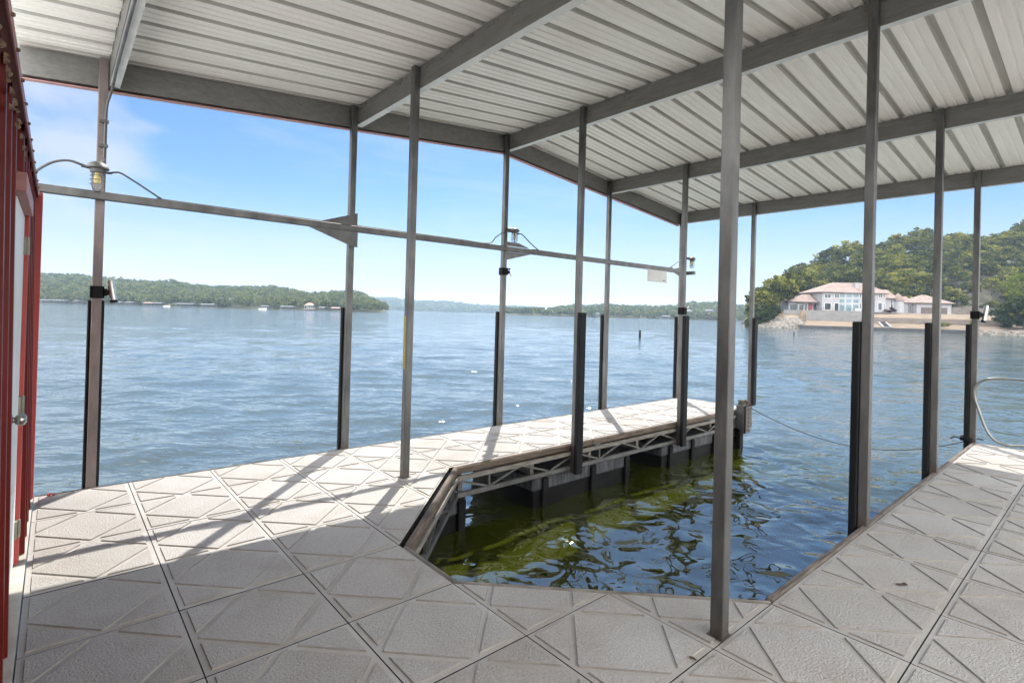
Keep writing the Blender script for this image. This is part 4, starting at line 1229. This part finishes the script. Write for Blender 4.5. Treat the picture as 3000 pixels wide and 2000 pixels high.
# turret and right wings
tz = hz(2610, 874)
hbox('wall', hx(2588.2), hx(2628), 0.6, 8, 0, tz, M_stucco)
hip(hx(2588), hx(2628), 0.6, 8, tz + 0.12, hz(2610, 846), hx(2596), hx(2622))
bm = bmesh.new(); lathe(bm, [(1.6, 0), (1.6, hz(2636, 880))], (hx(2636), 1.0, 0), 20); finish('turret', bm, M_stucco, house)
bm = bmesh.new(); lathe(bm, [(2.0, hz(2636, 880) + 0.02), (1.0, hz(2636, 866)), (0.0, hz(2636, 857))], (hx(2636), 1.0, 0), 20); finish('turret_roof', bm, M_tileroof, house)
cz = hz(2665, 886)
hbox('wall', hx(2640), hx(2686), 2.4, 8, 0, cz, M_stucco)
hip(hx(2640), hx(2688), 2.4, 8, cz + 0.12, hz(2665, 866), hx(2640), hx(2688), 0.4)
gz = hz(2735, 888)
hbox('wall', hx(2686.2), hx(2788), 0.2, 9, 0, gz, M_stucco)
hip(hx(2686.2), hx(2788), 0.2, 9, gz + 0.12, hz(2735, 862), hx(2728), hx(2742), 0.8)
hbox('garage_door', hx(2699), hx(2734), 0.06, 0.19, 0, hz(2716, 900), M_garage)
hbox('garage_door', hx(2741), hx(2775), 0.06, 0.19, 0, hz(2758, 901), M_garage)
bm = bmesh.new(); box(bm, hx(2516), hx(2528), 2.2, 3.4, hz(2520, 850), hz(2520, 829)); box(bm, hx(2515), hx(2529), 2.05, 3.55, hz(2520, 829), hz(2520, 826.5)); finish('chimney', bm, M_stucco, house)
def window(px0, px1, py0, py1, y, mt=None, bars=(0, 0)):
    x0, x1 = hx(px0), hx(px1); pm = (px0 + px1) / 2; z1, z0 = hz(pm, py0), max(0.05, hz(pm, py1))
    bm = bmesh.new(); t = 0.10
    for q in ((x0, x1, z0, z0 + t), (x0, x1, z1 - t, z1), (x0, x0 + t, z0 + t, z1 - t), (x1 - t, x1, z0 + t, z1 - t)):
        box(bm, q[0], q[1], y - 0.10, y - 0.004, q[2], q[3])
    for i in range(bars[0]):
        xx = x0 + (x1 - x0) * (i + 1) / (bars[0] + 1); box(bm, xx - 0.04, xx + 0.04, y - 0.09, y - 0.004, z0 + t, z1 - t)
    o = finish('window', bm, M_frame, house)
    bm = bmesh.new(); box(bm, x0 + t, x1 - t, y - 0.05, y - 0.006, z0 + t, z1 - t); finish('pane', bm, mt or M_win, o)
window(2317, 2340, 889, 909, 1.2); window(2344, 2358, 891, 911, 1.2); window(2362, 2370, 888, 911, 1.2); window(2386, 2398, 888, 911, 1.2)
hbox('awning_cloth', hx(2373), hx(2384), 0.9, 1.15, hz(2378, 908), hz(2378, 888), M_redc)
window(2405, 2424, 861, 873, -1.6, bars=(1, 0)); window(2434.5, 2448, 860, 873, -1.6, bars=(1, 0))
window(2405.5, 2425, 887, 907.5, -1.6); window(2434, 2447.5, 887, 911, -1.6)
for i, (xa, xb) in enumerate(((2455, 2474), (2476, 2494.5), (2496.5, 2515))):
    for (ya, yb) in ((858.5, 871.5), (874, 888), (891, 911)): window(xa, xb, ya, yb, 0.0, M_winb)
window(2516.2, 2521.5, 860, 873, 0.0); window(2516.2, 2521.5, 887, 911, 0.0)
window(2528, 2538, 860, 873, 0.0); window(2528, 2540, 887, 907, 0.0)
window(2565, 2575.5, 860, 872.5, -1.2, bars=(1, 0)); window(2563, 2575.5, 886, 907, -1.2); window(2580, 2584, 860, 873, -1.2); window(2580, 2584, 887, 911, -1.2)
window(2611, 2619, 890, 906, 0.6); window(2644, 2654, 890, 917, 2.4, M_winb); window(2678, 2684, 892, 918, 2.4)
for xx in (2588.5, 2614, 2676): 
    hbox('downpipe', hx(xx), hx(xx + 1.1), -0.05 if xx < 2600 else (0.45 if xx < 2620 else 2.25), 0.1 if xx < 2600 else (0.59 if xx < 2620 else 2.39), 0, hz(xx, 876 if xx < 2650 else 887), M_gutter)
# terrace railing and furniture line
bm = bmesh.new()
for k in range(48):
    x = hx(2300) + k * (hx(2530) - hx(2300)) / 47; box(bm, x - 0.03, x + 0.03, -4.6, -4.54, 0.0, 1.0)
box(bm, hx(2300), hx(2530), -4.61, -4.53, 1.0, 1.06)
rl = finish('terrace_railing', bm, M_gutter, label='thin dark railing along the terrace edge before the white house', cat='railing')
rl.location = HO; rl.rotation_euler = house.rotation_euler
bm = bmesh.new(); box(bm, hx(2290), hx(2700), -5.5, 0.3, -0.12, 0.02); tp = finish('terrace', bm, M_conc, kind='structure', label='grey paved terrace before the white house', cat='terrace'); tp.location = HO; tp.rotation_euler = house.rotation_euler
for px_, sz in ((2490, 0.5), (2500, 0.45)):
    bm = bmesh.new(); lathe(bm, [(0.3, 0), (0.42, 0.5), (0.38, 0.52)], n=14); lathe(bm, [(0.34, 0.52), (0.5, 0.8), (0.3, 1.05), (0.0, 1.1)], n=14)
    o = finish('planter', bm, M_white, label=('left' if px_ == 2490 else 'right') + ' one of two white round planters on the terrace', cat='planter', group='white planters on the terrace')
    o.location = house.matrix_basis @ Vector((hx(px_), -3.2, 0.03)); 

# ------------------------------------------------------------------ trees on the right shore
placed = []
def put_tree(px, D, h, label, group, kind='green', w=1.0, bush=False, dz=0.0):
    z = ground_z(px, D) + dz - 0.1
    o = tree(ground_pt(px, D, z), h, label, group, kind, w, bush)
    placed.append((label, px, o)); return o
# hillside rows
row_i = 0
for D in (206, 214, 223, 233, 244, 256, 267, 276):
    px = 2345 + rnd.uniform(-10, 10)
    while px < 3150:
        q = px + rnd.uniform(-9, 9); d = D + rnd.uniform(-3.5, 3.5)
        skip = (D < 230 and 2745 < q < 2970 and rnd.random() < (0.9 if D < 222 else 0.5)) or rnd.random() < 0.03
        
        if not skip:
            h = TREEH * (rnd.uniform(0.72, 1.16) if D < 262 else rnd.uniform(0.66, 1.3))
            kd = 'dark' if rnd.random() < 0.13 else ('bright' if rnd.random() < 0.012 else 'green')
            wd = rnd.uniform(1.0, 1.42)
            zone = ["above the white house's left wing", "above the house's small front gable", "above the house's tall windows", "just right of the chimney",
                    "above the round turret", "above the link to the garage", 'above the garage doors', "above the garage's right end", "left of the last walkway post",
                    "right of the last post", 'at the right edge of the picture'][sum(q > e for e in (2398, 2455, 2512, 2575, 2640, 2690, 2750, 2800, 2855, 2930))]
            row = {206: 'in the lowest row', 214: 'in the second row', 223: 'low on the slope', 233: 'halfway up the slope', 244: 'halfway up the slope', 256: 'high on the slope', 267: 'just below the crest', 276: 'on the hill crest'}[D]
            look = ('tall ' if h > TREEH * 1.02 else 'short ' if h < TREEH * 0.84 else '') + ('broad ' if wd > 1.28 else 'slim ' if wd < 1.1 else '')
            put_tree(q, d, h, look + {'dark': 'dark oak ', 'green': 'green oak ', 'bright': 'yellow-green oak '}[kd] + row + ', ' + zone, 'oaks on the wooded hill', kd, wd)
        px += rnd.uniform(25, 37) * 240 / D
# point at the left end, trees at its shore
for (px, D, h, k) in ((2196, 168, 3.6, 'bright'), (2208, 166, 7.5, 'green'), (2222, 163, 8.0, 'dark'), (2216, 172, 9.4, 'green'), (2234, 169, 10.0, 'green'), (2246, 164, 7.4, 'dark'), (2250, 177, 10.6, 'green'), (2262, 168, 8.0, 'dark'), (2270, 180, 12.6, 'green'), (2284, 176, 11, 'green'),
                      (2294, 186, 12.6, 'green'), (2306, 190, 11.5, 'dark'), (2316, 196, 13, 'green'), (2330, 200, 12.5, 'green'), (2342, 205, 13, 'green'), (2300, 200, 12, 'green'), (2280, 192, 12, 'dark'), (2358, 203, 12, 'green')):
    put_tree(px, D, h, {'bright': 'small bright tree', 'green': 'leafy green tree', 'dark': 'dark leafy tree'}[k] + (' at the very tip of the wooded point' if px < 2212 else ' near the tip of the wooded point' if px < 2240 else ' midway along the wooded point' if px < 2275 else ' near the left wing') + (', close to the water' if D < 170 else ', set back from the water' if D < 185 else ', in the back row'), 'trees on the point left of the house', k, rnd.uniform(0.9, 1.15), dz=-0.3)
for n_, (px, D, h) in enumerate(((2192, 163, 2.2), (2205, 160, 3.0), (2219, 158.5, 3.6), (2233, 158, 3.4), (2246, 160, 3.2), (2258, 162, 3.0), (2270, 166, 2.6))):
    put_tree(px, D, h, ('first', 'second', 'third', 'fourth', 'fifth', 'sixth', 'seventh')[n_] + ' low dark waterside shrub counted from the tip of the wooded point', 'shrubs at the water on the point', 'dark', 1.2, True)
# bright tree and shore bush at the right edge
put_tree(2995, 178, 15.5, 'tall bright yellow-green tree at the right edge above the shore bush', None, 'bright', 0.85)
put_tree(3035, 172, 13, 'bright yellow-green tree just outside the right shore clump', None, 'bright', 0.9)
for (px, D, h, w_, kk, lb) in ((2968, 139, 7.4, 1.0, 'dark', 'big dark green bush overhanging the water at the right edge'), (2998, 136, 8.6, 1.1, 'green', 'tall rounded green bush at the right edge by the water'), (2950, 141, 4.4, 1.0, 'dark', 'lower dark bush left of the big shore bush'),
                           (3030, 133, 8.4, 1.2, 'dark', 'dark bush beyond the right edge of the bank'), (2978, 143, 9.0, 0.9, 'green', 'leafy green bush behind the big shore bush')):
    put_tree(px, D, h, lb, None, kk, w_, kk == 'dark')
for n_, (px, D, h) in enumerate(((2880, 196, 4.5), (2902, 200, 3.6), (2840, 212, 5), (2925, 205, 4), (2810, 205, 4), (2790, 210, 5), (2765, 204, 4.6), (2945, 200, 5))):
    put_tree(px, D, h, 'green shrub on the bare slope, ' + ('just right of the last walkway post', 'low and small near the wall', 'large, left of the last walkway post', 'nearest the bright tree but one', 'behind the right end of the garage', "above the garage's right end", 'behind the right garage door', 'nearest the bright yellow-green tree')[n_], 'shrubs on the bare slope', rnd.choice(('dark', 'dark', 'green')), 1.1, True)
pb = put_tree(2610, 172.5, 1.8, 'low purple-leaved bush in front of the right half of the white house', None, 'dark', 2.1, True)
pb.children[0].data = crown_mesh('purple_crown', M_purple, 99, R=2.8, Hc=5, z0=0.2, nclump=20); 
put_tree(2846, 137.5, 1.5, 'yellowish low scrub on the bank by the pale rocks', None, 'bright', 1.6, True)
put_tree(2768, 142.5, 0.9, 'small yellow-green weeds on the seawall left of the last wall post', None, 'bright', 2.6, True)

by_label = {}
for lb, px, o in placed: by_label.setdefault(lb, []).append((px, o))
WORDS = {2: ['left-hand', 'right-hand'], 3: ['leftmost', 'middle', 'rightmost'], 4: ['leftmost', 'left-of-middle', 'right-of-middle', 'rightmost']}
for lb, lst in by_label.items():
    if len(lst) > 1:
        lst.sort(key=lambda t: t[0])
        names = WORDS.get(len(lst)) or ['leftmost', 'second-from-left', 'third-from-left', 'fourth-from-left', 'fifth-from-left', 'sixth-from-left', 'seventh-from-left', 'eighth-from-left'][:len(lst) - 1] + ['rightmost']
        for (px, o), wd in zip(lst, names): o['label'] = wd + ' ' + (lb.replace(' halfway up the slope', ' at mid slope') if len(lb.split()) > 13 else lb)

# ------------------------------------------------------------------ far shores
def ridge(name, xs, ytop, D0, D1, th, label, seed, zshore=-0.5, treelabel=None, ncrown=1500, csize=3.2, per=46, leaf=0.85):
    """hill from its crest line; `th` is the height of the forest standing on it"""
    pxl = np.arange(xs[0], xs[-1] + 1, 10.0); v, f = [], []
    fr = [-0.02, 0, 0.08, 0.2, 0.35, 0.5, 0.65, 0.8, 0.92, 1.0, 1.1, 1.5]
    def zt(px): return max(0.3, 1.51 + (hrow(px) - interp(px, xs, ytop)) * D1 / F - th)
    def zz(px, t):
        h = zt(px); n = mnoise.noise(Vector((px * 0.012, t * 3, seed))) * 0.12
        if t <= 0: return zshore if t == 0 else -3
        if t > 1: return h * (1 - (t - 1) * 1.2)
        return zshore + (h - zshore) * min(1.0, max(0.02, t ** 0.8 + n * math.sin(PI * t)))
    for px in pxl:
        for t in fr: v.append(ground_pt(px, D0 + (D1 - D0) * t, zz(px, t)))
    n = len(fr)
    for i in range(len(pxl) - 1):
        for j in range(n - 1):
            a = i * n + j; f.append((a, a + 1, a + n + 1, a + n))
    fromdata(name, v, f, [M_shore2], smooth=True, kind='structure', label=label, cat='hill')
    rs = np.random.RandomState(seed); cs, ss, ts = [], [], []
    for k in range(ncrown):
        px = rs.uniform(xs[0], xs[-1]); t = rs.uniform(0.015, 1.03) ** (1.25 if k % 3 else 2.4)
        c = np.array(ground_pt(px, D0 + (D1 - D0) * t, zz(px, t)))
        h = th * rs.uniform(0.65, 1.15); cr = csize * rs.uniform(0.7, 1.3)
        if t > 0.9: h = min(h, th * 1.02)
        d = rs.normal(size=(per, 3)); d /= np.linalg.norm(d, axis=1)[:, None]; d[:, 2] = np.where(d[:, 2] < -0.5, -d[:, 2], d[:, 2])
        p = c + np.array([0, 0, h * 0.52]) + d * np.array([cr, cr, h * 0.5]) * rs.uniform(0.75, 1.05, (per, 1))
        cs.append(p); ss.append(rs.uniform(0.6, 1.4, per) * leaf)
        ts.append(np.clip(rs.normal(0.65 + rs.uniform(-0.45, 0.45), 0.12, per), 0, 1.3))
    me = quads_mesh(name + '_forest', np.concatenate(cs), np.concatenate(ss), np.concatenate(ts), M_farleaf, rs, 0.6)
    o = bpy.data.objects.new('forest', me); COL.objects.link(o)
    tag(o, treelabel, 'forest', kind='stuff')
    return zz
M_shore2 = simple('forest_floor', (0.05, 0.055, 0.03), (0.12, 0.12, 0.06), 0.95, 0, 0.05, None, 0)
LX = [-200, 60, 110, 180, 230, 300, 350, 400, 450, 500, 530, 580, 640, 700, 760, 800, 850, 880, 930, 960, 1000, 1040, 1070, 1100, 1112, 1124, 1130]
LY = [790, 795, 797, 799, 800, 808, 811, 818, 821, 817, 822, 831, 836, 835, 836, 835, 842, 852, 853, 852, 848, 849, 860, 875, 884, 900, 909]
zl = ridge('far_hill', LX, LY, 420, 640, 7.5, 'long wooded hill across the lake on the left', 3, treelabel='dense green forest covering the long hill across the lake on the left', ncrown=3000, per=48)
MX = [1060, 1100, 1150, 1207, 1220, 1330, 1375, 1450, 1500, 1560, 1620, 1700, 1800]
MY = [868, 869, 871, 876, 879, 881, 889, 893, 894, 897, 902, 909, 916]
zm = ridge('distant_hill', MX, MY, 1850, 2250, 12, 'pale distant ridge at the end of the lake', 4, treelabel='hazy forest on the pale distant ridge at the end of the lake', ncrown=1500, csize=9, per=24, leaf=3.8)
RX = [1478, 1500, 1530, 1560, 1600, 1640, 1680, 1720, 1760, 1806, 1850, 1913, 1968, 1993, 2029, 2065, 2093, 2160, 2200, 2260, 2330]
RY = [913, 906, 903, 900, 902, 895, 891, 894, 889, 888, 892, 894, 892, 888, 880, 884, 881, 889, 896, 903, 912]
zr_ = ridge('right_far_hill', RX, RY, 640, 900, 8, 'low wooded hill across the lake between the posts', 6, treelabel='forest on the low hill across the lake, left of the near right shore', ncrown=1900, csize=4, per=40, leaf=1.2)
M_dockroof = simple('pale_dock_roof', (0.07, 0.078, 0.088), (0.125, 0.132, 0.14), 0.6, 0, 0.5, None, 0)
M_dockdark = simple('dark_dock_side', (0.05, 0.06, 0.075), (0.09, 0.1, 0.12), 0.7, 0, 0.5, None, 0)
M_dockred = simple('pinkish_roof', (0.28, 0.16, 0.13), (0.36, 0.22, 0.18), 0.7, 0, 0.5, None, 0)
def boathouse(px0, px1, py, D, roof=None, label='', h=3.2, name='boathouse', pitched=False, z0=-0.4):
    c = ground_pt((px0 + px1) / 2, D, z0); w = (px1 - px0) * D / F / 2
    g = empty(name, c, math.atan2(HX.y, HX.x), label=label, cat='boathouse' if name == 'boathouse' else 'house', group='boathouses along the far left shore' if (name == 'boathouse' and px0 < 1200) else None)
    bm = bmesh.new(); box(bm, -w * 1.03, w * 1.03, -3.4, 3.4, 0.1, 0.45)
    for x in np.linspace(-w * 0.95, w * 0.95, 5): box(bm, x - 0.14, x + 0.14, -3.1, -2.8, 0.45, h - 0.1)
    box(bm, -w * 0.95, w * 0.95, 2.2, 3.0, 0.45, h - 0.1)
    finish('frame', bm, M_dockdark if name == 'boathouse' else M_stucco, g)
    bm = bmesh.new()
    if pitched:
        P = [(-w * 1.05, -3.6, h), (w * 1.05, -3.6, h), (w * 1.05, 3.6, h), (-w * 1.05, 3.6, h)]; q = [bm.verts.new(p) for p in P]
        a1, a2 = bm.verts.new((-w * 0.5, 0, h + 1.8)), bm.verts.new((w * 0.5, 0, h + 1.8))
        bm.faces.new((q[0], q[1], a2, a1)); bm.faces.new((q[1], q[2], a2)); bm.faces.new((q[2], q[3], a1, a2)); bm.faces.new((q[3], q[0], a1)); bm.faces.new(q[::-1])
    else:
        q0 = [bm.verts.new((x, y, z)) for (x, y, z) in ((-w * 1.05, -3.6, h), (w * 1.05, -3.6, h), (w * 1.05, 0, h + 0.7), (-w * 1.05, 0, h + 0.7), (w * 1.05, 3.6, h), (-w * 1.05, 3.6, h))]
        bm.faces.new((q0[0], q0[1], q0[2], q0[3])); bm.faces.new((q0[3], q0[2], q0[4], q0[5])); bm.faces.new((q0[0], q0[5], q0[4], q0[1]))
        bm.faces.new((q0[0], q0[3], q0[5])); bm.faces.new((q0[1], q0[4], q0[2]))
    finish('roof', bm, roof or M_dockroof, g)
    return g
for k, (a_, b_, D, rf, lb) in enumerate((
        (118, 150, 414, None, 'far boathouse with low pale roof nearest the red wall'), (154, 198, 412, None, 'wide far boathouse with pale roof, second from the red wall'),
        (222, 236, 414, None, 'tiny far boathouse seen just left of the red-brown post'), (342, 361, 414, None, 'small far boathouse, first to the right of the red-brown post'),
        (372, 396, 414, None, 'low far boathouse, second to the right of the red-brown post'), (426, 448, 412, M_dockred, 'far boathouse with pinkish roof beside a pale one'),
        (450, 477, 412, None, 'pale-roofed far boathouse right of the pinkish one'), (521, 571, 408, None, 'largest far boathouse, long white roof, left half of the shore'),
        (591, 630, 408, None, 'long far boathouse with bright white roof below a grey house'), (769, 790, 408, None, 'small far boathouse in the middle of the shore with a single pale roof'),
        (825, 862, 408, None, 'far boathouse with long white roof left of the pink-roofed lake house'), (936, 954, 410, None, 'tiny far boathouse right of the pink-roofed lake house'),
        (974, 996, 410, M_dockred, 'far boathouse with dull pink roof by the grey post'))):
    boathouse(a_, b_, 885, D, rf, lb, h=2.1)
boathouse(896, 920, 895, 418, M_dockred, 'small lake house with pink pitched roof at the far shore', 3.4, 'lake_house', True, 0.0)
boathouse(641, 677, 886, 428, M_dockdark, 'grey lake house among trees at the far shore', 5.0, 'lake_house', True, 1.5)
boathouse(2066, 2090, 905, 655, M_dockdark, 'blue-grey house on the low far hill left of the near right shore', 8.0, 'lake_house', True, 3.0)
boathouse(2010, 2026, 905, 655, M_dockdark, 'small dark house on the low far hill beside the silver rod holder', 7.0, 'lake_house', True, 3.0)
boathouse(1940, 1962, 932, 630, M_dockroof, 'pale low boathouse on the far shore under the rail plate', 3.0, 'boathouse')
boathouse(1745, 1756, 928, 630, M_dockroof, 'tiny pale boathouse on the far shore beside the third lake post', 4.0, 'boathouse')
boathouse(1595, 1602, 916, 655, M_dockroof, 'small white house on the low far shore', 6.0, 'lake_house', True, 1.5)
boathouse(1514, 1520, 916, 655, M_dockroof, 'tiny white house at the tip of the low far shore', 6.0, 'lake_house', True, 1.5)
# small white boats
def boat(px, D, L, label):
    g = empty('motor_boat', ground_pt(px, D, ZW), math.atan2(HX.y, HX.x) + 0.2, label=label, cat='boat')
    secs = []; bm = bmesh.new()
    for t in np.linspace(0, 1, 7):
        w = 0.9 * (1 - t ** 2.6) + 0.02; x = (t - 0.5) * L; zt = 0.75 + 0.35 * t
        secs.append([bm.verts.new(p) for p in ((x, -w, zt), (x, -w * 0.75, 0.1), (x, 0, -0.25 + 0.3 * t * t), (x, w * 0.75, 0.1), (x, w, zt))])
    for A, B in zip(secs, secs[1:]):
        for k in range(4): bm.faces.new((A[k], B[k], B[k + 1], A[k + 1]))
        bm.faces.new((A[4], B[4], B[0], A[0]))
    bm.faces.new(secs[0]); finish('hull', bm, M_white, g)
    bm = bmesh.new(); box(bm, -L * 0.1, L * 0.12, -0.55, 0.55, 0.9, 1.5, 0.1); finish('windshield', bm, M_win, g)
boat(489, 395, 4.5, 'small white boat on the water before the far left shore')
boat(770, 360, 5, 'white speedboat far out, in the middle of the left shore')
# channel marker posts standing in the lake
def marker(px, py0, py1, label):
    z1_ = None
    r0 = ray(px, py1); D = (ZW - C0[2]) / r0[2]
    p = C0 + r0 * D; h = (py1 - py0) * D / F
    g = empty('marker_post', (p[0], p[1], ZW), label=label, cat='marker post')
    r = h * 0.155
    bm = bmesh.new(); lathe(bm, [(r, -0.8), (r, h * 0.93), (r * 0.7, h), (0, h)], n=14); finish('float_tube', bm, M_black, g)
    bm = bmesh.new(); lathe(bm, [(r * 1.04, h * 0.70), (r * 1.04, h * 0.78)], n=14); finish('band', bm, M_cable, g)
marker(1874.5, 967, 989, 'black post-like marker standing in open water between two posts')
marker(2326, 973, 982, 'tiny dark marker in the water before the riprap shore')
# thin mast on the far right hill
bm = bmesh.new(); p = ground_pt(1940, 880, 18); tube(bm, [p, p + Vector((0, 0, 22))], 0.3, 5)
finish('radio_mast', bm, M_panelw, label='faint thin mast standing on the low far hill', cat='mast')

# ------------------------------------------------------------------ haze
bm = bmesh.new(); box(bm, -2480, 2480, -2480, 2480, -7.5, 95)
m = bpy.data.materials.new('haze_air'); m.use_nodes = True; nt = m.node_tree
for n_ in list(nt.nodes):
    if n_.type == 'BSDF_PRINCIPLED': nt.nodes.remove(n_)
pv = nt.nodes.new('ShaderNodeVolumePrincipled'); pv.inputs['Color'].default_value = (0.58, 0.78, 1.0, 1)
pv.inputs['Density'].default_value = 0.00020; pv.inputs['Anisotropy'].default_value = 0.1
nt.links.new(pv.outputs['Volume'], nt.nodes['Material Output'].inputs['Volume'])
finish('haze', bm, m, kind='stuff', label='pale blue haze over the lake', cat='haze')
